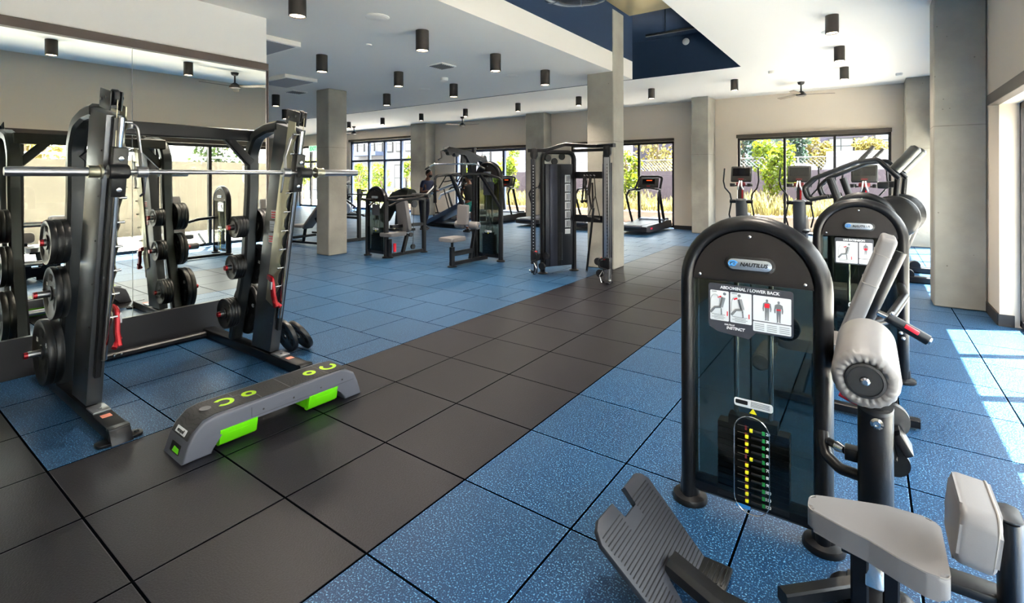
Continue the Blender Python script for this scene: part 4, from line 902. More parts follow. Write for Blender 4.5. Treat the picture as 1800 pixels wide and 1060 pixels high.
b.tube([K(-2.42, 5.72, 1.58), K(-2.32, 5.92, 1.05)], .06, .045, kind='rect', up=(0, 1, 0)); b.tube([K(-2.15, 6.2, 1.58), K(-1.86, 6.4, 1.0)], .06, .045, kind='rect', up=(0, 1, 0), ch=.4); obj('swing_arm', b, steel, lt)
b = B(); b.prism(rrect(.24, .36, .03, 4), K(-2.26, 5.86, .87), (1, 0, 0), (0, .05, 1), .07, bev=.02, seg=4); obj('chest_pad', b, vinyl, lt)
for x0, x1 in ((-2.50, -2.30), (-2.18, -1.98)):
    b = B(); b.cyl(K(x0, 5.95, .69), K(x1, 5.95, .69), .068, n=24, bev=.015); rr_ = obj('thigh_roller', b, vinyl, lt)
b = B(); b.cyl(K(-2.52, 5.95, .69), K(-1.965, 5.95, .69), .02, n=12); b.tube([K(-2.24, 5.95, .69), K(-2.26, 6.18, .66)], .05, .05, kind='rect'); obj('roller_shaft', b, chrome, lt)
b = B(); b.prism(smoothpoly([(-.17, -.2), (.17, -.2), (.14, .2), (-.14, .2)], 5, .05), K(-2.28, 5.62, .475), (1, 0, 0), (0, 1, 0), .065, bev=.018, seg=4); obj('seat', b, vinyl, lt)
b = B(); b.prism([(x*.19, z) for x, z in ((-1, 0), (1, 0), (1, .48), (-1, .48))], K(-2.19, 6.60, .92), (1, 0, 0), (0, 0, 1), .004); obj('yellow_jacket', b, mat('yellow green shirt fabric', (190, 200, 20), .7), lt)  # flat sheet standing in for a yellow jacket behind the tower

# ================================================================ cable machine
CX = -.16
cm = thing('cable_machine', 'black dual cable machine in front of the middle concrete column', 'exercise machine', (CX, 6.2, 0))
for s in (-1, 1):
    def Q(x, y, z): return (s*x, y-6.2, z)
    a = V(Q(.56, 6.01, 0)); c = V(Q(.28, 6.53, 0)); d = (c-a).normalized(); nn = V((-d.y, d.x, 0))
    out = nn if (nn.y < 0) else -nn
    b = B(); path = [a+V((0, 0, .02)), a+V((0, 0, 1.93)), c+V((0, 0, 1.93)), c+V((0, 0, .02))]
    b.tube(fillet(path, .13, 8), .07, .07, kind='rect', up=nn, ch=.5); obj('arch_frame', b, steel, cm)
    for q in (a, c):
        b = B(); b.lathe([(0, 0), (.08, 0), (.08, .012), (.04, .03), (0, .03)], q, n=20); obj('foot', b, steel, cm)
    mid = (a+c)/2; ww = (c-a).length-.07
    b = B(); b.box(mid+V((0, 0, .92))-out*.02, (ww*.98, .10, 1.64), rot=Mx.Rotation(math.atan2(d.y, d.x), 3, 'Z'), bev=.01)
    obj('weight_shroud', b, mat('dark blue grey shroud', (32, 34, 42), .38, .2), cm)
    rm = Mx.Rotation(math.atan2(d.y, d.x), 3, 'Z')
    b = B(); b.box(mid+V((0, 0, .92))+out*.032-d*.02, (.09, .01, 1.60), rot=rm); sl = obj('stack_slot', b, mat('deep black', (6, 6, 7), .8), cm)
    b = B(); b.box(mid+V((0, 0, .92))+out*.045-d*.12, (.13, .04, 1.62), rot=rm, bev=.004); obj('shroud_rib', b, mat('shroud rib', (50, 52, 64), .35, .3), cm)
    b = B()
    for k in range(18): b.box(mid+V((0, 0, .20+.025*k))+out*.038+d*.01, (.05, .006, .012), rot=rm); b.mi = 1; b.box(mid+V((0, 0, .20+.025*k))+out*.040+d*.045, (.012, .006, .010), rot=rm); b.mi = 0
    b.cyl(mid+V((0, 0, .2))+out*.035, mid+V((0, 0, 1.5))+out*.035, .006, n=8); obj('weight_stack', b, [black, yellow if False else grey_print], cm)
    for k in range(6):
        b = B(); b.box(mid+V((0, 0, 1.50-.145*k))+out*.032+d*.155, (.10, .003, .128), rot=rm); b.mi = 1
        b.box(mid+V((0, 0, 1.50-.145*k))+out*.0345+d*.145, (.02, .002, .09), rot=rm); b.box(mid+V((0, 0, 1.50-.145*k))+out*.0345+d*.18, (.018, .002, .10), rot=rm); b.box(mid+V((0, 0, 1.44-.145*k))+out*.0345+d*.15, (.07, .002, .006), rot=rm); obj('exercise_label', b, [white_p, grey_print], cm)
    b = B(); b.box(mid+V((0, 0, .65))+out*.032+d*.155, (.10, .003, .08), rot=rm); obj('exercise_label', b, white_p, cm)
    # pulleys on top of the shroud
    b = B()
    for t_, z_ in ((.10, 1.83), (.22, 1.78), (.36, 1.86)): b.cyl(a+d*t_+V((0, 0, z_))-out*.012, a+d*t_+V((0, 0, z_))+out*.02, .055, n=22, bev=.004)
    obj('top_pulley', b, black, cm)
    # carriage column
    r0 = V(Q(.625, 5.87, 0))
    b = B(); b.cyl(r0+V((0, 0, .0)), r0+V((0, 0, 1.9)), .024, n=16); b.box(r0+V((s*.03, 0, .95)), (.022, .03, 1.74)); ca = obj('carriage_column', b, steelg, cm)
    b = B(); b.box(r0+V((0, -.035, .98)), (.075, .012, 1.66), bev=.002); obj('numbered_rail', b, brushed if s > 0 else steelg, cm)
    b = B()
    for k in range(32): b.box(r0+V((.012, -.043, .22+.048*k)), (.014, .003, .010))
    obj('rail_holes', b, white_p if s < 0 else black, ca)
    b = B(); b.box(r0+V((0, 0, .13)), (.075, .075, .22), bev=.004); obj('column_base', b, brushed if s > 0 else steelg, cm)
    b = B(); b.box(r0+V((0, 0, .30)), (.09, .09, .16), bev=.01); b.cyl(r0+V((-s*.06, -.03, .28)), r0+V((-s*.06, .03, .28)), .06, n=22, bev=.004); b.cyl(r0+V((-s*.13, .0, .14)), r0+V((-s*.13, .04, .14)), .055, n=22); b.cyl(r0+V((-s*.18, .04, .30)), r0+V((-s*.18, .08, .30)), .055, n=22)
    b.tube(fillet([r0+V((0, -.05, .38)), r0+V((-s*.1, -.1, .36)), r0+V((-s*.1, -.08, .24)), r0+V((0, -.05, .22))], .04), .012, n=8); obj('carriage', b, black, cm)
    b = B(); b.tube(fillet([r0+V((-s*.04, -.07, .2)), r0+V((-s*.09, -.08, .12)), r0+V((-s*.06, -.08, .03))], .03), .009, n=8); b.sph(r0+V((s*.05, -.05, .06)), .022, n=8); b.box(r0+V((0, -.05, .12)), (.05, .012, .10)); obj('snap_hook', b, chrome, cm)
    b = B(); b.cyl(r0+V((-s*.02, -.05, .36)), r0+V((-s*.08, -.05, .37)), .013, n=10); obj('pop_pin', b, redp, cm)
    b = B(); b.prism(smoothpoly([(-.06, 1.98), (.06, 1.98), (.06, 1.86), (.02, 1.80), (-.02, 1.80), (-.06, 1.86)], 3, .02), (r0.x, r0.y, 0), (1, 0, 0), (0, 0, 1), .04, bev=.004); obj('pulley_housing', b, black, cm)
    b = B(); b.tube([r0+V((-.02, -.02, .3)), r0+V((-.02, -.02, 1.85))], .0035, n=6); b.tube([r0+V((-s*.08, .02, .3)), r0+V((-s*.08, .02, 1.85))], .0035, n=6); obj('cable', b, black, cm)
b = B(); k = lambda x, y, z: (x, y-6.2, z)
b.tube(fillet([k(-.73, 5.87, 1.95), k(-.45, 5.93, 1.95), k(-.2, 6.1, 2.04), k(.2, 6.1, 2.0), k(.45, 5.93, 1.98), k(.73, 5.87, 1.98)], .1), .07, .055, kind='rect', up=(0, 0, 1), ch=.3)
b.tube([k(-.28, 6.53, 1.96), k(.28, 6.53, 1.96)], .06, .05, kind='rect'); obj('top_crossbar', b, steel, cm)
b = B(); b.tube([k(-.26, 6.53, 1.56), k(.26, 6.53, 1.56)], .03, .11, kind='rect'); obj('rear_crossbar', b, steel, cm)
b = B(); b.tube([k(-.26, 6.53, .86), k(.26, 6.53, .86)], .05, .11, kind='rect'); obj('rear_crossbar', b, steel, cm)
b = B()
for x in (-.05, .0, .06, .12): b.cyl(k(x, 6.49, 1.55), k(x, 6.45, 1.56), .008, n=8)
obj('accessory_hook', b, brushed, cm)
g = 'cable attachments hanging on the cable machine'
b = B(); b.tube(fillet([(0, 0, 0), (-.01, 0, -.2), (-.03, 0, -.38)], .02), .016, n=8); b.tube([(.03, 0, 0), (.035, 0, -.36)], .016, n=8); b.sph((-.03, 0, -.40), .032, n=10); b.sph((.037, 0, -.39), .032, n=10)
o = obj('triceps_rope', b, black); o.location = (CX-.05, 6.44, 1.54); tag(o, 'black rope attachment with ball ends hanging leftmost on the cable machine crossbar', 'cable attachment', g)
b = B(); b.tube(fillet([(0, 0, 0), (-.03, 0, -.2), (.02, 0, -.5), (.05, 0, -.52), (.04, 0, -.1)], .04), .03, .012, kind='rect', up=(0, 1, 0)); b.tube([(.01, 0, -.02), (-.02, 0, -.3)], .035, .03, kind='rect', up=(0, 1, 0)); o = obj('nylon_strap', b, mat('black nylon', (25, 22, 20), .8)); o.location = (CX+.06, 6.44, 1.54); tag(o, 'bundle of black nylon straps hanging beside the right tower of the cable machine', 'cable attachment', g)
b = B(); b.tube(fillet([(0, 0, 0), (.02, 0, -.3), (-.10, 0, -.62), (.10, 0, -.66), (.02, 0, -.32)], .01, 2), .008, n=8); b.tube([(-.12, 0, -.64), (.10, 0, -.68)], .016, n=8); o = obj('stirrup_handle', b, black); o.location = (CX+.14, 6.43, 1.54); tag(o, 'black triangular stirrup handle hanging lowest under the cable machine crossbar', 'cable attachment', g)
b = B(); b.tube([(0, 0, 0), (.12, .0, 1.0)], .018, n=10); b.mi = 1; b.sph((0, 0, 0), .02, n=8); o = obj('straight_bar', b, [black, chrome]); o.location = (CX+.03, 6.38, .045); tag(o, 'black straight bar leaning diagonally against the right tower of the cable machine', 'cable attachment')

# ================================================================ treadmills along the far wall
tmr = thing('treadmill', '', 'treadmill', (0, 0, 0))
b = B(); b.prism([(0, .10), (0, .22), (.12, .25), (1.35, .25), (1.5, .30), (1.95, .27), (2.05, .10), (1.9, .05), (.2, .06)], (0, 0, 0), (0, 1, 0), (0, 0, 1), .86, bev=.015); obj('deck', b, mat('treadmill charcoal', (40, 39, 41), .45, .2), tmr)
b = B(); b.box((0, .72, .253), (.54, 1.40, .006)); b.cyl((-.27, .03, .21), (.27, .03, .21), .045, n=16); obj('running_belt', b, mat('belt light sheen', (64, 68, 80), .4), tmr)
b = B(); b.prism(smoothpoly([(0, 0), (0, .05), (.1, .075), (.4, .06), (.46, 0)], 4, .03), (0, 1.48, .27), (0, 1, 0), (0, 0, 1), .74, bev=.02); obj('motor_hood', b, mat('hood blue grey', (110, 122, 145), .4, .2), tmr)
for s in (-1, 1):
    b = B(); b.tube(fillet([(s*.36, 1.55, .25), (s*.33, 1.40, .75), (s*.30, 1.32, 1.12)], .1), .07, .045, kind='rect', up=(0, 1, 0)); obj('upright', b, steel, tmr)
    b = B(); b.tube(fillet([(s*.24, 1.30, 1.16), (s*.36, 1.20, 1.16), (s*.44, .95, 1.14), (s*.46, .80, .98), (s*.42, .92, .6), (s*.40, 1.08, .26)], .1, 6), .032, n=10); obj('side_handrail', b, steel, tmr)
b = B(); b.tube(fillet([(-.38, 1.25, 1.17), (-.26, 1.33, 1.53), (.26, 1.33, 1.53), (.38, 1.33, 1.50), (.34, 1.25, 1.16)], .09, 6), .032, n=10); b.tube(fillet([(-.38, 1.25, 1.16), (-.1, 1.2, 1.2), (.1, 1.2, 1.2), (.34, 1.25, 1.16)], .05), .026, n=10); obj('handlebar_loop', b, steel, tmr)
b = B(); b.box((0, 1.33, 1.35), (.56, .06, .30), rot=Mx.Rotation(R(-12), 3, 'X'), bev=.03, seg=3); cs_ = obj('console', b, black, tmr)
b = B(); q = Mx.Rotation(R(-12), 3, 'X'); b.box(V((0, 1.33, 1.35))+q @ V((0, -.032, .02)), (.36, .004, .17), rot=q); b.mi = 1; b.box(V((0, 1.33, 1.35))+q @ V((.02, -.035, .06)), (.16, .002, .022), rot=q); b.mi = 2; b.box(V((0, 1.33, 1.35))+q @ V((0, -.033, -.10)), (.10, .004, .03), rot=q)
obj('console_screen', b, [screenm, mat('orange display glow', (220, 70, 20), .4, emit=(255, 80, 20), estr=.5), red], cs_)
b = B(); b.box((.431, .35, .16), (.004, .14, .05), bev=.001); obj('side_badge', b, mat('pink red badge', (215, 25, 70), .4), tmr)
TM = [(-1.6, 11.75, 'rightmost treadmill in front of the window, beside the middle concrete column'), (-3.30, 11.9, 'treadmill partly hidden behind the right tower of the cable machine'), (-5.02, 11.95, 'treadmill behind the left tower of the cable machine'),
      (-6.75, 11.9, 'treadmill to the right behind the lat pulldown machine, lit console above the deck'), (-8.40, 11.75, 'treadmill left behind the lat pulldown seat, in front of the wall')]
for i, (x, y, lb) in enumerate(TM):
    o = tmr if i == 0 else dup(tmr, (x, y, 0)); o.location = (x, y, 0); o['label'] = lb; o['group'] = 'treadmills along the far wall'

# incline trainer beside them
it = thing('incline_trainer', 'steep incline trainer with pale rails beside the leaning man', 'treadmill', (-7.75, 10.7, 0))
b = B(); b.prism([(0, .05), (0, .20), (1.35, .78), (1.45, .66)], (0, 0, 0), (1, 0, 0), (0, 0, 1), .62, bev=.02); obj('incline_deck', b, mat('hood blue grey', (110, 122, 145), .4), it)
b = B(); b.box((.7, 0, .06), (1.7, .6, .08), bev=.02); obj('base', b, black, it)
for s in (-1, 1):
    b = B(); b.tube([(.0, s*.33, .95), (1.25, s*.33, 1.35)], .038, n=10); b.tube([(.0, s*.33, .95), (-.1, s*.33, .80)], .03, n=8); obj('pale_rail', b, mat('pale rail', (225, 232, 242), .3, .2), it)
    b = B()
    for x in (.3, .75, 1.2): b.tube([(x, s*.33, 1.04+.32*(x-.3)/1.0), (x+.22, s*.33, .30+.35*x)], .018, n=8)
    b.tube(fillet([(.55, s*.33, 1.18), (.85, s*.33, 1.56), (1.5, s*.33, 1.56), (1.45, s*.33, .25)], .06), .02, n=8); b.tube([(.75, s*.33, 1.38), (1.3, s*.33, 1.45)], .016, n=8); obj('dark_frame', b, steel, it)
b = B(); b.ring((.95, .30, .62), (0, 1, 0), .17, .035, 28, 8); obj('flywheel_ring', b, mat('pale rail', (215, 222, 232), .3), it)

# ================================================================ ellipticals in front of the large window
el = thing('elliptical_trainer', '', 'elliptical trainer', (0, 0, 0))
b = B(); b.tube(fillet([(0, .15, .1), (0, .05, .55), (0, 0, .98)], .2), .26, .20, kind='oval', n=20, up=(0, 1, 0)); b.lathe([(0, 0), (.14, 0), (.11, .035), (0, .045)], (0, 0, .97), n=24); obj('pillar', b, mat('elliptical grey', (56, 59, 64), .45, .2), el)
b = B(); b.box((0, .1, .06), (.5, 1.6, .09), bev=.03); b.cyl((-.12, .45, .35), (.12, .45, .35), .30, n=32, bev=.03); obj('base', b, black, el)
b = B(); b.tube([(0, .0, .98), (0, .02, 1.34)], .10, .07, kind='rect', up=(0, 1, 0)); b.mi = 1; b.box((.03, -.03, 1.12), (.03, .03, .24)); obj('console_mast', b, [black, red], el)
q = Mx.Rotation(R(-14), 3, 'X')
b = B(); b.box((0, .02, 1.58), (.46, .06, .38), rot=q, bev=.035, seg=3); cs_ = obj('console', b, mat('console casing', (20, 22, 20), .4), el)
b = B(); b.box(V((0, .02, 1.58))+q @ V((0, -.032, .045)), (.37, .004, .19), rot=q); obj('console_screen', b, screenm, cs_)
b = B(); b.box(V((0, .02, 1.58))+q @ V((0, -.034, -.125)), (.12, .006, .03), rot=q); b.box((0, -.05, 1.345), (.20, .06, .09), bev=.015); obj('red_keypad', b, mat('deep red keypad', (90, 8, 14), .4), cs_)
b = B()
for s in (-1, 1): b.lathe([(.03, 0), (.055, 0), (.06, .06), (.06, .075), (.045, .075), (.04, .02), (0, .02)], (s*.19, -.02, 1.29), n=18)
b.box((0, 0, 1.31), (.34, .03, .03)); obj('cup_holder', b, black, el)
for s in (-1, 1):
    b = B(); b.tube(fillet([(s*.06, -.10, 1.22), (s*.035, -.16, 1.30), (s*.02, -.08, 1.42)], .03), .017, n=8); obj('fixed_grip', b, mat('silver grip', (200, 205, 205), .3, .6), el)
    b = B(); b.tube(fillet([(s*.365, -.02, 1.72), (s*.385, -.05, 1.42), (s*.35, -.06, 1.26), (s*.24, -.04, 1.12), (s*.215, 0, .95), (s*.24, 0, .80), (s*.17+s*.10, .0, .62), (s*.22, .05, .40)], .08, 5), .018, n=10); b.cyl((s*.10, 0, .94), (s*.25, 0, .94), .045, n=16); obj('moving_arm', b, steel, el)
b = B(); b.box((-.17, -.35, .28), (.14, .38, .05), bev=.015); b.box((.17, -.35, .36), (.14, .38, .05), bev=.015); b.tube([(-.17, -.5, .25), (-.17, .45, .30)], .02, n=8); b.tube([(.17, -.5, .33), (.17, .45, .32)], .02, n=8); obj('pedal', b, black, el)
for i, (x, lb) in enumerate(((1.04, 'elliptical trainer at the left end of the large window'), (2.23, 'elliptical trainer in the middle of the large window'), (3.41, 'elliptical trainer at right, behind the looped handles of the arched machine'))):
    o = el if i == 0 else dup(el, (x, 12.0, 0)); o.location = (x, 12.0, 0); o['label'] = lb; o['group'] = 'elliptical trainers by the large window'

# ================================================================ two arc trainers seen from the side
ar = thing('arc_trainer', 'nearer of two black cross trainers with drum shaped covers and long curved rails', 'cross trainer', (3.85, 8.5, 0))
k = lambda x, z, y=0: (x-3.85, y, z)
for yy in (-.10,):
    b = B(); b.lathe([(0, -.09), (.26, -.09), (.31, -.06), (.32, 0), (.31, .06), (.26, .09), (0, .09)], k(3.78, .93), (0, 1, 0), 40); obj('drum_cover', b, mat('drum shell', (14, 15, 18), .3, .3), ar)
b = B(); b.tube(fillet([k(3.98, .80), k(3.86, .45), k(3.74, .04)], .1), .10, .09, kind='oval', up=(0, 1, 0)); b.tube([k(3.45, .05), k(4.25, .05)], .12, .09, kind='rect'); b.cyl(k(3.95, .12, -.05), k(3.95, .12, .05), .07, n=18); b.tube([k(3.3, .10), k(3.3, .9)], .09, .07, kind='rect', up=(0, 1, 0)); b.tube([k(3.3, .6), k(3.75, .8)], .08, .07, kind='rect', up=(0, 1, 0)); obj('frame', b, steel, ar)
b = B(); b.cyl(k(3.78, 1.60), k(4.06, 1.95), .075, n=24, bev=.03); cn = obj('console', b, mat('grey green console back', (46, 50, 49), .3, .3), ar)
b = B(); b.tube([k(3.80, 1.1), k(3.83, 1.5)], .07, .06, kind='oval', up=(0, 1, 0)); b.box(k(3.66, 1.40, -.1), (.14, .12, .10), bev=.02); obj('console_mast', b, steel, ar)
for s in (-1, 1):
    b = B(); b.tube(fillet([k(3.84, 1.50, s*.17), k(3.60, 1.78, s*.18), k(3.35, 1.75, s*.2), k(2.80, 1.50, s*.22), k(2.66, 1.35, s*.22), k(2.72, 1.16, s*.22), k(2.98, 1.22, s*.22)], .09, 6), .03, n=12); obj('curved_rail', b, steel, ar)
    b = B(); b.tube([k(3.0, 1.5, s*.2), k(3.14, 1.05, s*.18), k(3.2, .5, s*.16)], .09, .06, kind='oval', up=(0, 1, 0)); obj('swing_post', b, steel, ar)
    b = B(); b.tube([k(3.36, 1.74, s*.2), k(3.55, 1.97, s*.2)], .026, n=12); obj('hand_grip', b, rubber, ar)
b = B(); b.box(k(3.1, .25, -.15), (.4, .16, .05), bev=.02); b.box(k(3.15, .32, .15), (.4, .16, .05), bev=.02); obj('pedal', b, black, ar)
dup(ar, (3.98, 9.45, 0), 0, 'further of two black cross trainers with drum shaped covers, nearer the corner column', 'cross trainers by the right windows'); ar['group'] = 'cross trainers by the right windows'

# ================================================================ far left: bench, bikes
bn = thing('incline_bench', 'incline bench with tan lit backrest between the barbell machine and the left column', 'bench', (-6.75, 5.75, 0), R(8))
b = B(); q0, q1 = V((-.05, 0, .42)), V((.52, 0, 1.0)); uy = (q1-q0).normalized(); b.prism(rrect(.28, .85, .03, 4, 0, .38), q0, (0, 1, 0), uy, .07, bev=.02, seg=3); obj('back_pad', b, vinyl, bn)
b = B(); b.box((-.30, 0, .43), (.36, .28, .07), bev=.02, seg=3); obj('seat', b, vinyl, bn)
b = B(); b.tube([(-.55, 0, .06), (.75, 0, .06)], .06, .05, kind='rect'); b.tube([(.72, -.3, .05), (.72, .3, .05)], .06, .05, kind='rect'); b.tube([(-.55, -.22, .05), (-.55, .22, .05)], .06, .05, kind='rect'); b.tube([(-.2, 0, .06), (-.12, 0, .40)], .06, .05, kind='rect', up=(0, 1, 0)); b.tube([(.62, 0, .08), (.20, 0, .62)], .04, .04, kind='rect', up=(0, 1, 0)); b.tube([(.1, 0, .3), (.75, 0, .3)], .04, .04, kind='rect')
b.cyl((-.15, -.3, .2), (-.15, .3, .2), .03, n=12); obj('bench_frame', b, steel, bn)
rk = thing('bench_rack', 'dark upright rack with a horizontal bar behind the incline bench', 'weight rack', (-7.0, 6.9, 0))
b = B()
for x in (-.5, .5): b.tube([(x, 0, 0), (x, 0, 1.25)], .08, .08, kind='rect', up=(0, 1, 0)); b.tube([(x, -.45, .04), (x, .3, .04)], .07, .07, kind='rect')
b.tube([(-.5, 0, .55), (.5, 0, .55)], .08, .06, kind='rect'); obj('rack_frame', b, black, rk)
b = B(); b.cyl((-1.0, -.06, 1.12), (1.0, -.06, 1.12), .016, n=14); b.cyl((.62, -.06, 1.12), (1.0, -.06, 1.12), .026, n=14); b.cyl((-1.0, -.06, 1.12), (-.62, -.06, 1.12), .026, n=14); obj('bar', b, steelg, rk)

bk = thing('spin_bike', 'exercise bike with round pale flywheel cover, left by the tall window', 'exercise bike', (-14.6, 12.0, 0), R(20))
b = B(); b.lathe([(0, -.03), (.24, -.03), (.25, 0), (.24, .03), (0, .03)], (.45, 0, .30), (0, 1, 0), 32); b.ring((.45, 0, .30), (0, 1, 0), .20, .045, 32, 8); obj('flywheel', b, mat('pale rail', (215, 222, 232), .3), bk)
b = B(); b.tube([(-.5, 0, .05), (.7, 0, .05)], .07, .07, kind='rect'); b.tube([(-.5, -.25, .04), (-.5, .25, .04)], .07, .06, kind='rect'); b.tube([(.7, -.25, .04), (.7, .25, .04)], .07, .06, kind='rect'); b.tube([(-.05, 0, .1), (-.30, 0, .95)], .07, .05, kind='rect', up=(0, 1, 0)); b.tube([(.0, 0, .35), (.62, 0, .75)], .07, .05, kind='rect', up=(0, 1, 0)); b.tube([(.55, 0, .1), (.42, 0, 1.15)], .07, .05, kind='rect', up=(0, 1, 0)); obj('bike_frame', b, steelg, bk)
b = B(); b.prism(smoothpoly([(-.14, -.11), (-.14, .11), (.16, .03), (.16, -.03)], 4, .03), (-.32, 0, 1.0), (1, 0, 0), (0, 1, 0), .07, bev=.02); obj('saddle', b, black, bk)
b = B(); b.tube(fillet([(.55, -.22, 1.25), (.40, -.2, 1.18), (.40, .2, 1.18), (.55, .22, 1.25)], .05), .018, n=8); b.box((.46, 0, 1.42), (.05, .26, .22), bev=.02); obj('handlebar_console', b, black, bk)
b = B(); b.tube([(.12, -.08, .35), (.12, -.1, .18)], .012, n=6); b.box((.12, -.16, .17), (.14, .1, .03)); b.tube([(.12, .08, .35), (.12, .1, .52)], .012, n=6); b.box((.12, .16, .53), (.14, .1, .03)); obj('pedal', b, black, bk)
dup(bk, (-12.9, 11.6, 0), R(200), 'exercise bike just behind the arched tower of the shoulder press', 'exercise bikes by the tall window'); bk['group'] = 'exercise bikes by the tall window'
# unidentified dark shape behind the shoulder press arms, made up as a covered machine
rc_ = thing('unidentified_dark_form', 'unidentified dark olive shape, made up as a covered machine, behind the shoulder press arms, left of the leaning man', 'exercise machine', (-7.55, 9.0, 0))
b = B(); b.tube([(-.55, 0, .35), (-.35, 0, .62), (0, 0, .92), (.35, 0, 1.02), (.62, 0, .98)], .42, .40, kind='oval', n=18, up=(0, 1, 0)); obj('body_shell', b, mat('dark olive shell', (30, 34, 22), .6), rc_, smooth=80)
b = B(); b.tube([(-.5, 0, .04), (.5, 0, .04)], .5, .07, kind='rect'); b.tube([(0, 0, .05), (.1, 0, .8)], .12, .10, kind='rect', up=(0, 1, 0)); b.box((-.75, 0, .35), (.25, .35, .05), rot=Mx.Rotation(R(-40), 3, 'Y'), bev=.02); b.tube([(-.75, 0, .35), (-.4, 0, .06)], .06, .05, kind='rect', up=(0, 1, 0)); obj('base_frame', b, black, rc_)
# ================================================================ people
def skin(name, chains, mt, parent, root=None, lvl=2, smooth=True):
    """chains: list of [(x,y,z,r), ...] polylines; equal points are merged"""
    vs, es, rs, idx = [], [], [], {}
    def vid(p):
        k_ = tuple(round(c, 4) for c in p[:3])
        if k_ not in idx: idx[k_] = len(vs); vs.append(p[:3]); rs.append(p[3])
        return idx[k_]
    for ch in chains:
        ids = [vid(p) for p in ch]
        es += [(a, c) for a, c in zip(ids, ids[1:])]
    me = bpy.data.meshes.new(name); me.from_pydata(vs, es, []); o = bpy.data.objects.new('tmp_skin', me); COL.objects.link(o)
    o.modifiers.new('s', 'SKIN')
    for i, r in enumerate(rs):
        r = r if isinstance(r, tuple) else (r, r); me.skin_vertices[0].data[i].radius = r
        me.skin_vertices[0].data[i].use_root = (i == 0)
    o.modifiers.new('u', 'SUBSURF').levels = lvl
    bpy.context.view_layer.update()
    m2 = bpy.data.meshes.new_from_object(o.evaluated_get(bpy.context.evaluated_depsgraph_get())); bpy.data.objects.remove(o)
    m2.materials.clear(); m2.materials.append(mt); m2.polygons.foreach_set('use_smooth', [True]*len(m2.polygons))
    q = bpy.data.objects.new(name, m2); return finish(q, name, parent)
def hand(P, D, N, ch, s=1, curl=.5):
    """P wrist, D direction of the fingers, N palm normal; adds five finger chains"""
    D = V(D).normalized(); N = V(N).normalized(); Wd = D.cross(N).normalized(); P = V(P)
    palm = P+D*.05; c = P+D*.085
    ch.append([(*P, .022), (*palm, (.030)), (*c, .026)])
    for i, (off, ln) in enumerate(((-.030, .070), (-.010, .078), (.010, .074), (.029, .058))):
        b0 = c+Wd*off*.8; b1 = b0+D*ln*.4+Wd*off*.2+N*ln*.05; b2 = b1+D*ln*.3*(1-curl*.5)+N*ln*.3*curl; b3 = b2+D*ln*.2*(1-curl)+N*ln*.3*curl
        ch.append([(*c, .026), (*b0, .012), (*b1, .0095), (*b2, .009), (*b3, .0075)])
    t0 = P+D*.03-Wd*.028; t1 = t0-Wd*.022+D*.022+N*.01; t2 = t1+D*.028+N*.012
    ch.append([(*palm, .030), (*t0, .014), (*t1, .011), (*t2, .009)])
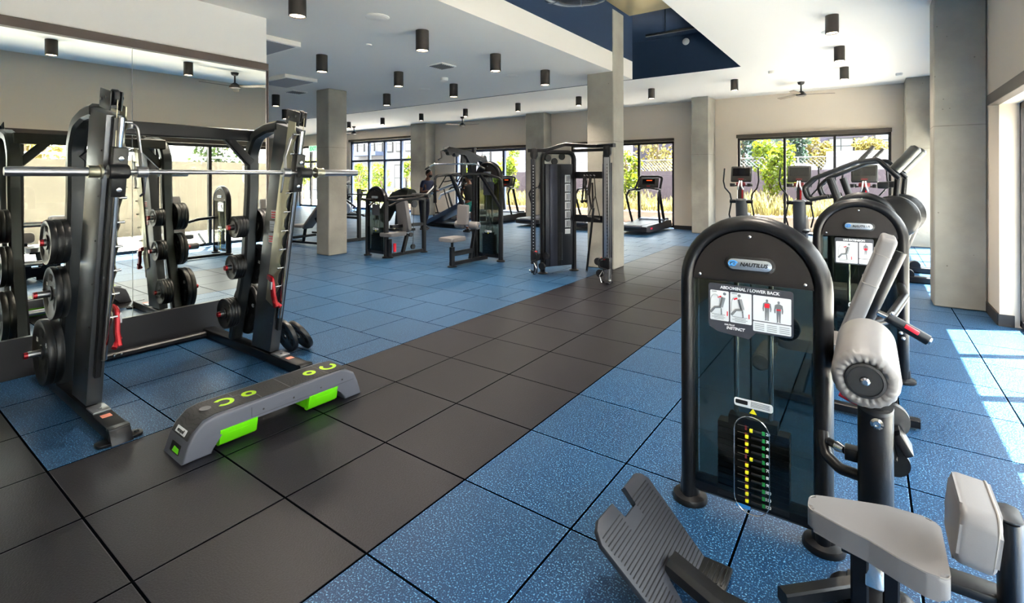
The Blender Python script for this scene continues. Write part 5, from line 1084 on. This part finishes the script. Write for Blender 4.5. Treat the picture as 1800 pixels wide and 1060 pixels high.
def person(label, loc, rz, J, skin_c, shirt_c, pants_c, shoe_c, short_pants=False, hair_c=(20, 16, 14), mask=False, cap=None, hgt=1.0):
    """J: joints in local space, facing +x. y is left/right"""
    r = thing('person', label, 'person', loc, rz)
    r.scale = (hgt, hgt, hgt)
    sk = mat('skin %s' % label[:6], skin_c, .55); pel = J['pelvis']; ch = []
    torso = [(*pel, (.125, .15)), (*J['waist'], (.105, .135)), (*J['chest'], (.12, .165)), (*J['neck0'], (.075, .10)), (*J['neck'], .055), (*J['head0'], .062)]
    ch.append(torso)
    for s in (0, 1):
        ch.append([(*J['chest'], (.12, .165)), (*J['sho'][s], .058), (*J['elb'][s], .041), (*J['wri'][s], .027)])
        ch.append([(*pel, (.125, .15)), (*J['hip'][s], .095), (*J['knee'][s], .062), (*J['ank'][s], .040), (*(V(J['ank'][s])+V((.10, 0, -.045))), .035)])
        d = V(J['wri'][s])-V(J['elb'][s]); hand(J['wri'][s], d, (0, 0, -1) if abs(d.normalized().z) < .8 else (1, 0, 0), ch, curl=.55)
    skin('body', ch, sk, r)
    hd = V(J['head']); fx = V(J['face']).normalized(); up_ = V((0, 0, 1)); up_ = (up_-fx*fx.dot(up_)).normalized(); sd = up_.cross(fx)
    Rm = Mx((fx, sd, up_)).transposed()
    b = B(); bmesh.ops.create_uvsphere(b.bm, u_segments=24, v_segments=16, radius=.1, matrix=Mx.Translation(hd) @ Rm.to_4x4() @ Mx.Diagonal((.98, .78, 1.18, 1)))
    def at(x, y, z): return hd+Rm @ V((x, y, z))
    b.sph(at(.035, 0, -.075), .055, (1, .85, .8), 14); b.cyl(at(.092, 0, .01), at(.118, 0, -.028), .008, .014, n=10)
    for s in (-1, 1): b.sph(at(-.005, s*.078, -.01), .022, (.6, .35, 1), 10)
    obj('head', b, sk, r, smooth=80)
    b = B()
    for s in (-1, 1): b.sph(at(.086, s*.030, .012), .012, (.5, 1, .7), 10)
    b.mi = 1
    for s in (-1, 1): b.sph(at(.092, s*.030, .012), .006, (.6, 1, 1), 8)
    b.mi = 2; b.sph(at(.085, 0, -.062), .018, (.5, 1.1, .3), 8); obj('face_features', b, [white_p, black, mat('lip', (120, 60, 55), .6)], r)
    b = B(); bmesh.ops.create_uvsphere(b.bm, u_segments=22, v_segments=14, radius=.104, matrix=Mx.Translation(at(-.014, 0, .022)) @ Rm.to_4x4() @ Mx.Diagonal((.95, .80, 1.08, 1)))
    bmesh.ops.bisect_plane(b.bm, geom=b.bm.verts[:]+b.bm.edges[:]+b.bm.faces[:], plane_co=at(.03, 0, .03), plane_no=Rm @ V((1, 0, -.75)), clear_outer=True)
    obj('hair', b, mat('hair %d' % hair_c[0], hair_c, .8), r, smooth=80)
    if mask:
        b = B(); b.sph(at(.052, 0, -.050), .062, (1, .95, .78), 16); b.tube([at(.03, -.07, -.03), at(-.01, -.083, 0)], .003, n=6); b.tube([at(.03, .07, -.03), at(-.01, .083, 0)], .003, n=6); obj('face_mask', b, mat('black cloth mask', (16, 16, 18), .8), r, smooth=80)
    if cap:
        b = B(); bmesh.ops.create_uvsphere(b.bm, u_segments=22, v_segments=14, radius=.109, matrix=Mx.Translation(at(-.005, 0, .03)) @ Rm.to_4x4() @ Mx.Diagonal((1, .82, .95, 1)))
        bmesh.ops.bisect_plane(b.bm, geom=b.bm.verts[:]+b.bm.edges[:]+b.bm.faces[:], plane_co=at(0, 0, .045), plane_no=Rm @ V((0, 0, -1)), clear_outer=True); b.prism(rrect(.09, .13, .04, 5), at(.115, 0, .048), Rm @ V((1, 0, -.15)), Rm @ V((0, 1, 0)), .008); obj('cap', b, mat('cap cloth', cap, .8), r, smooth=80)
    e = .018
    shirt = [[(*(V(pel)+V((0, 0, -.03))), (.142+e, .168+e)), (*(V(pel)+V((0, 0, .07))), (.138+e, .165+e)), (*J['waist'], (.118+e, .145+e)), (*J['chest'], (.13+e, .172+e)), (*J['neck0'], (.08+e*.6, .115))]]
    for s in (0, 1):
        a, c = V(J['sho'][s]), V(J['elb'][s]); shirt.append([(*J['chest'], (.13+e, .172+e)), (*a, .070), (*(a+(c-a)*.62), .062)])
    skin('t_shirt', shirt, mat('shirt %d%d' % shirt_c[:2], shirt_c, .85), r)
    tr = [[(*(V(pel)+V((0, 0, .06))), (.138+e, .165+e)), (*pel, (.135+e, .165+e))]]
    for s in (0, 1):
        a, k_, n_ = V(J['hip'][s]), V(J['knee'][s]), V(J['ank'][s]); leg = [(*pel, (.135+e, .165+e)), (*a, .112)]
        leg += [(*(a+(k_-a)*.8), .095)] if short_pants else [(*k_, .080), (*(n_+V((0, 0, .02))), .060)]
        tr.append(leg)
    skin('shorts' if short_pants else 'trousers', tr, mat('pants %d%d' % pants_c[:2], pants_c, .85), r)
    for s in (0, 1):
        n_ = V(J['ank'][s]); b = B(); b.prism(smoothpoly([(-.09, -.045), (.17, -.05), (.19, 0), (.17, .05), (-.09, .045)], 5, .035), (n_.x, n_.y, .022), (1, 0, 0), (0, 1, 0), .044, bev=.01); b.sph((n_.x+.05, n_.y, .055), .07, (1.35, .6, .55), 14); b.sph((n_.x-.03, n_.y, .08), .05, (1, .85, .9), 12)
        obj('shoe', b, mat('shoe %d' % shoe_c[0], shoe_c, .6), r, smooth=80)
    return r
JA = dict(pelvis=(0, 0, .93), waist=(.03, 0, 1.07), chest=(.10, 0, 1.27), neck0=(.13, 0, 1.43), neck=(.15, 0, 1.49), head0=(.17, 0, 1.545), head=(.185, 0, 1.62), face=(1, 0, -.1),
          sho=[(.12, -.20, 1.37), (.12, .20, 1.37)], elb=[(.10, -.26, 1.10), (.10, .26, 1.10)], wri=[(.34, -.16, 1.13), (.34, .16, 1.13)],
          hip=[(.0, -.10, .88), (0, .10, .88)], knee=[(.04, -.13, .48), (.0, .13, .48)], ank=[(.06, -.14, .08), (-.12, .14, .08)])
person('person in navy t-shirt and black face mask leaning on the rail of the incline trainer', (-7.10, 9.65, 0), R(5), JA, (120, 78, 58), (38, 46, 74), (28, 32, 48), (60, 60, 64), mask=True)
JB = dict(pelvis=(0, 0, .93), waist=(.01, 0, 1.07), chest=(.03, 0, 1.27), neck0=(.04, 0, 1.43), neck=(.06, 0, 1.49), head0=(.08, 0, 1.545), head=(.095, 0, 1.62), face=(1, .25, -.12),
          sho=[(.03, -.20, 1.38), (.03, .20, 1.38)], elb=[(.05, -.27, 1.12), (.10, .27, 1.12)], wri=[(.28, -.10, 1.13), (.27, .02, 1.00)],
          hip=[(.0, -.10, .88), (0, .10, .88)], knee=[(.03, -.12, .48), (.0, .12, .48)], ank=[(.0, -.13, .08), (-.04, .13, .08)])
person('person in black t-shirt, cap and teal shorts standing behind the lat pulldown machine', (-5.55, 9.9, 0), R(170), JB, (176, 120, 92), (20, 20, 24), (20, 120, 110), (40, 40, 44), short_pants=True, cap=(36, 34, 36), hgt=.93)
# ================================================================ outside
ground_m = mat('pale concrete paving', (208, 202, 192), .9, noise=.1, nscale=3)
b = B(); b.box((0, YF+.25+2.7, -.06), (90, 5.4, .1)); b.box((XR+.36+20, YF/2-6, -.06), (40, 52, .1)); o = struct('ground_outside', b, ground_m)
b = B(); b.box((-5, YF+.25+5.4+30, -.06), (110, 60, .1)); struct('ground_street', b, mat('asphalt', (62, 61, 62), .9))
pl_w = mat('planter concrete', (72, 60, 54), .9)
b = B(); b.box((-4, 16.9, .19), (20, 3.6, .38), bev=.02); o = obj('planter_bed', b, pl_w, smooth=0); tag(o, 'long low planter wall outside the far windows', 'planter')
b = B(); b.box((-3.0, 18.9, .87), (20, .2, 1.74)); o = obj('garden_wall', b, mat('purple grey wall', (64, 57, 66), .9), smooth=0); tag(o, 'purple grey garden wall behind the planting outside', 'wall')
fz = thing('chain_link_fence', 'low chain link fence on top of the garden wall outside', 'fence', (-1.5, 18.9, 1.745))
b = B(); [b.cyl((x, 0, 0), (x, 0, .45), .025, n=8) for x in (-9, -6, -3, 0, 3, 6, 9)]; obj('fence_post', b, mat('fence steel', (110, 112, 112), .5, .5), fz)
b = B()
for i in range(150):
    x = -9+i*.12; b.tube([(x, 0, 0), (x+.4, 0, .42)], .005, n=4); b.tube([(x+.4, 0, 0), (x, 0, .42)], .005, n=4)
b.tube([(-9, 0, .43), (9.3, 0, .43)], .018, n=6); obj('fence_mesh', b, mat('fence steel', (110, 112, 112), .5, .5), fz)

def leafmat(name, c, c2):
    m = mat(name, c, .6, spec=.3, noise=.25, nscale=4); N = m.node_tree.nodes; L = m.node_tree.links
    b = N['Principled BSDF']; o = [n for n in N if n.type == 'OUTPUT_MATERIAL'][0]
    t = N.new('ShaderNodeBsdfTranslucent'); t.inputs[0].default_value = lin(c2); x = N.new('ShaderNodeMixShader'); x.inputs[0].default_value = .45
    L.new(b.outputs[0], x.inputs[1]); L.new(t.outputs[0], x.inputs[2]); L.new(x.outputs[0], o.inputs[0]); return m
lf_y = leafmat('yellow green leaf', (62, 80, 14), (110, 122, 18)); lf_d = leafmat('dark green leaf', (30, 44, 26), (46, 60, 22)); lf_o = leafmat('ochre leaf', (76, 70, 30), (118, 104, 46)); lf_b = leafmat('blue green leaf', (30, 46, 40), (38, 56, 38))
bark = mat('bark', (84, 70, 58), .9)
def tree(x, y, z0, h, w, lm, label, n=1500, ls=.12, trunk=True, blobs=12, cz=.62, group=None, seed=1, name='tree'):
    rnd = random.Random(seed); r = thing(name, label, 'tree' if trunk else 'shrub', (x, y, z0), 0, group)
    if trunk:
        b = B(); b.tube([(0, 0, -.0), (.03*h*.2, 0, h*.3), (0, .02, h*.75)], .035+.008*h, n=8)
        for k in range(6):
            a = rnd.uniform(0, 6.3); z = h*rnd.uniform(.3, .6); b.tube([(0, 0, z), (cos(a)*w*.3, sin(a)*w*.3, z+h*.22)], .02, n=5)
        obj('trunk', b, bark, r)
    b = B(); cs = []
    for k in range(blobs):
        t = rnd.random(); a = rnd.uniform(0, 6.3); q = w*.5*(1-.6*abs(t-.45))*rnd.uniform(.2, .8); cs.append((cos(a)*q, sin(a)*q, h*(cz-.35+.62*t), w*rnd.uniform(.16, .28)))
    for i in range(n):
        c = rnd.choice(cs); d = V((rnd.gauss(0, 1), rnd.gauss(0, 1), rnd.gauss(0, 1))).normalized()*c[3]*rnd.uniform(.55, 1.1); p = V(c[:3])+d
        if p.z < .02: continue
        u = V((rnd.gauss(0, 1), rnd.gauss(0, 1), rnd.gauss(0, .7))).normalized(); v = u.cross(V((rnd.gauss(0, 1), rnd.gauss(0, 1), rnd.gauss(0, 1)))).normalized(); s = ls*rnd.uniform(.6, 1.2)
        b.quad(p-u*s*.5, p+v*s*.32, p+u*s*.5, p-v*s*.32)
    obj('foliage', b, lm, r, smooth=0); return r
def sapl(x, y, h, w, label, seed, lm=lf_y, n=1300, ls=.13, **k): return tree(x, y, .38 if y < 18.8 else 0, h, w, lm, label, n=n, ls=ls, seed=seed, **k)
sapl(.95, 16.9, 2.45, 1.35, 'bright yellow green sapling outside the left pane of the large window', 3, n=2200, blobs=16)
sapl(-3.75, 16.6, 2.3, 1.2, 'yellow green sapling beside the middle concrete column, outside the right treadmill window', 5, n=1300)
sapl(-9.35, 16.8, 2.5, 1.3, 'yellow green sapling behind the window of the cable machine', 7, n=1500)
sapl(-11.6, 17.0, 2.3, .9, 'yellow green sapling at the left edge of the pulldown machine window', 8, n=900)
tree(-5.2, 24, 0, 4.6, 3.2, lf_o, 'loose yellow tree beyond the wall, right of the middle column window', n=1800, ls=.2, seed=11, blobs=14, cz=.68)
tree(-1.6, 26, 0, 4.6, 3.4, lf_b, 'blue green tree behind the yellow green sapling', n=2600, ls=.24, seed=12, blobs=18)
tree(.3, 29.5, 0, 4.6, 2.2, lf_b, 'narrow blue green tree at the left of the middle pane of the large window', n=1800, ls=.22, seed=13, blobs=12)
tree(-3.6, 30, 0, 5.2, 3.2, lf_o, 'pale ochre tree top at the far left of the large window', n=2000, ls=.24, seed=17, blobs=14)
tree(1.15, 33, 0, 3.9, 2.2, lf_o, 'rounded ochre tree in front of the dark building, middle pane', n=2000, ls=.2, seed=14, blobs=14, cz=.66)
tree(3.4, 34, 0, 3.7, 2.2, lf_o, 'rounded ochre tree above the white truck, right pane', n=2000, ls=.2, seed=15, blobs=14, cz=.66)
tree(-22.4, 19, 0, 2.6, 1.1, lf_y, 'slim green street tree at the left of the tall window', n=1300, ls=.13, seed=21)
tree(-21.0, 19.5, 0, 2.5, 1.2, lf_y, 'green street tree in the middle of the tall window', n=1300, ls=.13, seed=22)
tree(-19.0, 20, 0, 3.0, 1.0, lf_y, 'green street tree at the right of the tall window', n=1000, ls=.13, seed=23)
tree(-28.5, 19, 0, 3.0, 2, lf_y, 'green tree behind the glass door left of the left concrete column', n=1200, ls=.16, seed=24)
for i, (x, y, h, w, lb) in enumerate(((-20.2, 17.2, .9, 2.0, 'low bush outside the tall window at left'), (-17.6, 17.2, .8, 2.2, 'low bush outside the tall window at its middle'), (-15.6, 17.0, 1.0, 1.8, 'low bush outside the tall window at right'))):
    tree(x, y, 0, h, w, lf_o if i else lf_y, lb, n=900, ls=.1, trunk=False, blobs=9, cz=.4, seed=40+i, name='bush')
# ornamental grass along the planter
b = B(); rnd = random.Random(5)
for i in range(9000):
    x = rnd.uniform(-12.5, 5.5); y = rnd.uniform(15.3, 17.6); h = rnd.uniform(.2, .65)*(.75+.35*sin(x*2.1)*sin(x*.9+1)); a = rnd.uniform(0, 6.3); l = rnd.uniform(.1, .45)*h
    q = V((x, y, .38)); t = q+V((cos(a)*l, sin(a)*l, h)); m_ = q+V((cos(a)*l*.3, sin(a)*l*.3, h*.6)); w = V((-sin(a), cos(a), 0))*.012
    b.quad(q-w, q+w, m_+w, m_-w); b.quad(m_-w, m_+w, t+w*.2, t-w*.2)
    if i % 4 == 0: b.quad(t-w*2.2, t+w*2.2, t+V((cos(a)*.03, sin(a)*.03, .1))+w*.4, t+V((cos(a)*.03, sin(a)*.03, .1))-w*.4)
o = obj('ornamental_grass', b, leafmat('dry grass', (88, 82, 50), (122, 112, 64)), smooth=0); tag(o, 'feathery dry ornamental grass growing in the planter outside', 'grass', kind='stuff')

# dark building beyond the large window
def building(name, label, x0, x1, y, h, mt, wins, dep=8, fmt=None, pm=None):
    r = thing(name, label, 'building', ((x0+x1)/2, y, 0)); b = B(); b.box((0, dep/2, h/2), (x1-x0, dep, h)); obj('facade', b, mt, r, smooth=0)
    for (cx, cz, w, hh, nx, nz) in wins:
        b = B(); b.box((cx-(x0+x1)/2, -.04, cz), (w+.16, .1, hh+.16)); f = obj('window', b, fmt or winframe, r, smooth=0)
        b = B()
        for i in range(nx):
            for j in range(nz): b.box((cx-(x0+x1)/2-w/2+w*(i+.5)/nx, -.10, cz-hh/2+hh*(j+.5)/nz), (w/nx-.08, .03, hh/nz-.08))
        obj('pane', b, pm or mat('sky reflecting glazing', (92, 106, 114), .25, spec=1), f, smooth=0)  # pane colour lightened to stand for reflected sky
    return r
building('grey_building', 'dark purple grey building with gridded windows beyond the large window', -16, 16, 44, 11.5, mat('purple grey cladding', (58, 54, 66), .9),
         [(-1.0, 3.55, 1.4, 1.7, 2, 3), (1.75, 3.75, 1.5, 1.1, 2, 2), (3.0, 3.75, .8, 1.1, 1, 2), (4.6, 3.85, 1.6, 1.5, 2, 3), (-5.0, 3.6, 1.4, 1.7, 2, 3)])
building('white_building', 'white street building with dark tall windows beyond the far left window', -52, -26, 34, 13, mat('white render', (98, 97, 99), .9),
         [(x, 4.9, .75, 1.5, 1, 2) for x in (-42.8, -41.6, -39.9, -38.6, -37.0, -35.6, -34.2, -32.6, -31, -46, -48)]+[(-38.9, 1.4, 1.5, 2.6, 2, 2), (-35.4, 1.4, 1.6, 2.6, 2, 2), (-32.4, 1.4, 1.4, 2.6, 2, 2), (-42.5, 1.4, 1.5, 2.6, 2, 2)], pm=mat('dim glazing', (44, 50, 54), .2, spec=1))
b = B(); b.box((-40, 33.25, 3.95), (4.6, 1.3, .4)); o = obj('canopy', b, mat('slate canopy', (74, 84, 108), .7), smooth=0); tag(o, 'slate blue canopy on the white street building', 'canopy')
building('pale_building', 'pale grey blank building behind the cable machine window', -25.5, -13, 32, 9, mat('pale grey cladding', (96, 94, 99), .9), [(-24.4, 3, .8, 2.4, 1, 3), (-22.6, 3, .8, 2.4, 1, 3)])
t = thing('box_truck', 'white box truck parked beyond the wall, seen in the right panes', 'truck', (3.1, 31, -.01))
b = B(); b.box((0, 0, 1.8), (2.9, 2.3, 2.0), bev=.05); obj('cargo_box', b, mat('truck white', (120, 116, 122), .6), t); b = B(); b.box((1.9, 0, 1.2), (.9, 2.1, 1.6), bev=.2); obj('cab', b, mat('truck white', (120, 116, 122), .6), t)
for x in (-1.0, 1.7):
    b = B(); b.cyl((x, -1.1, .45), (x, 1.1, .45), .45, n=24); obj('wheel', b, rubber, t)
for x, lb in ((1.3, 'pale van roof showing above the wall, left one'), (3.5, 'pale van roof showing above the wall, beside the truck')):
    t = thing('van', lb, 'van', (x-.8, 27, -.01), 0, 'vans beyond the garden wall'); b = B(); b.prism(smoothpoly([(-.95, .4), (-.95, 1.75), (-.75, 2.1), (.75, 2.1), (.95, 1.75), (.95, .4)], 4, .2), (0, 0, 0), (1, 0, 0), (0, 0, 1), 4.2, bev=.1, seg=3); obj('van_body', b, mat('lilac white car', (104, 98, 112), .4), t)
    b = B(); b.box((0, -2.08, 1.55), (1.4, .06, .5), bev=.02); obj('windscreen', b, screenm, t)
    for y in (-1.4, 1.4):
        b = B(); b.cyl((-.9, y, .35), (.9, y, .35), .35, n=20); obj('wheel', b, rubber, t)
b = B(); b.cyl((0, 0, 0), (0, 0, 3.9), .08, .05, n=10); b.mi = 1; b.box((0, 0, 3.9), (.4, .2, .2)); o = obj('light_pole', b, [mat('aqua pole', (130, 160, 165), .5), white_p]); o.location = (-2.7, 33, 0); tag(o, 'pale aqua light pole at the left pane of the large window', 'pole')
# privacy fence along the right side
fn = thing('privacy_fence', 'mesh covered fence along the right side, seen in the mirror', 'fence', (8.2, -2, 0))
b = B(); b.box((0, 0, 1.0), (.02, 32, 1.95)); obj('mesh_screen', b, mat('tan mesh screen', (70, 66, 58), .9, noise=.12, nscale=1.5), fn, smooth=0)
for y in range(-15, 17, 3):
    b = B(); b.cyl((.05, y, 0), (.05, y, 2.12), .03, n=10); obj('fence_post', b, mat('fence steel', (110, 112, 112), .5, .5), fn)
b = B(); b.cyl((.05, -16, 2.1), (.05, 16, 2.1), .022, n=8); obj('top_rail', b, mat('fence steel', (110, 112, 112), .5, .5), fn)
for i, (y, h, w) in enumerate(((-3, 4.4, 3.2), (3.5, 3.9, 3), (9.5, 4.6, 3.4))):
    tree(17, y, 0, h, w, lf_o if i % 2 else lf_d, ('tree beyond the mesh fence, at the left of the mirror', 'tree beyond the mesh fence, near the mirror seam', 'tree beyond the mesh fence, at the right of the mirror')[i], n=1200, ls=.22, seed=60+i)
# exit sign by the glass door far left
t = thing('exit_sign', 'green EXIT sign above the glass door left of the left concrete column', 'exit sign', (-19.2, YF-.04, 2.95))
b = B(); b.box((0, 0, 0), (.75, .04, .30), bev=.01); obj('sign_box', b, mat('sign white', (205, 225, 215), .4, emit=(190, 235, 205), estr=.5), t)
text('sign_lettering', 'EXIT', .26, mat('exit green', (10, 150, 80), .4, emit=(10, 170, 90), estr=.8), t, (0, -.023, 0))
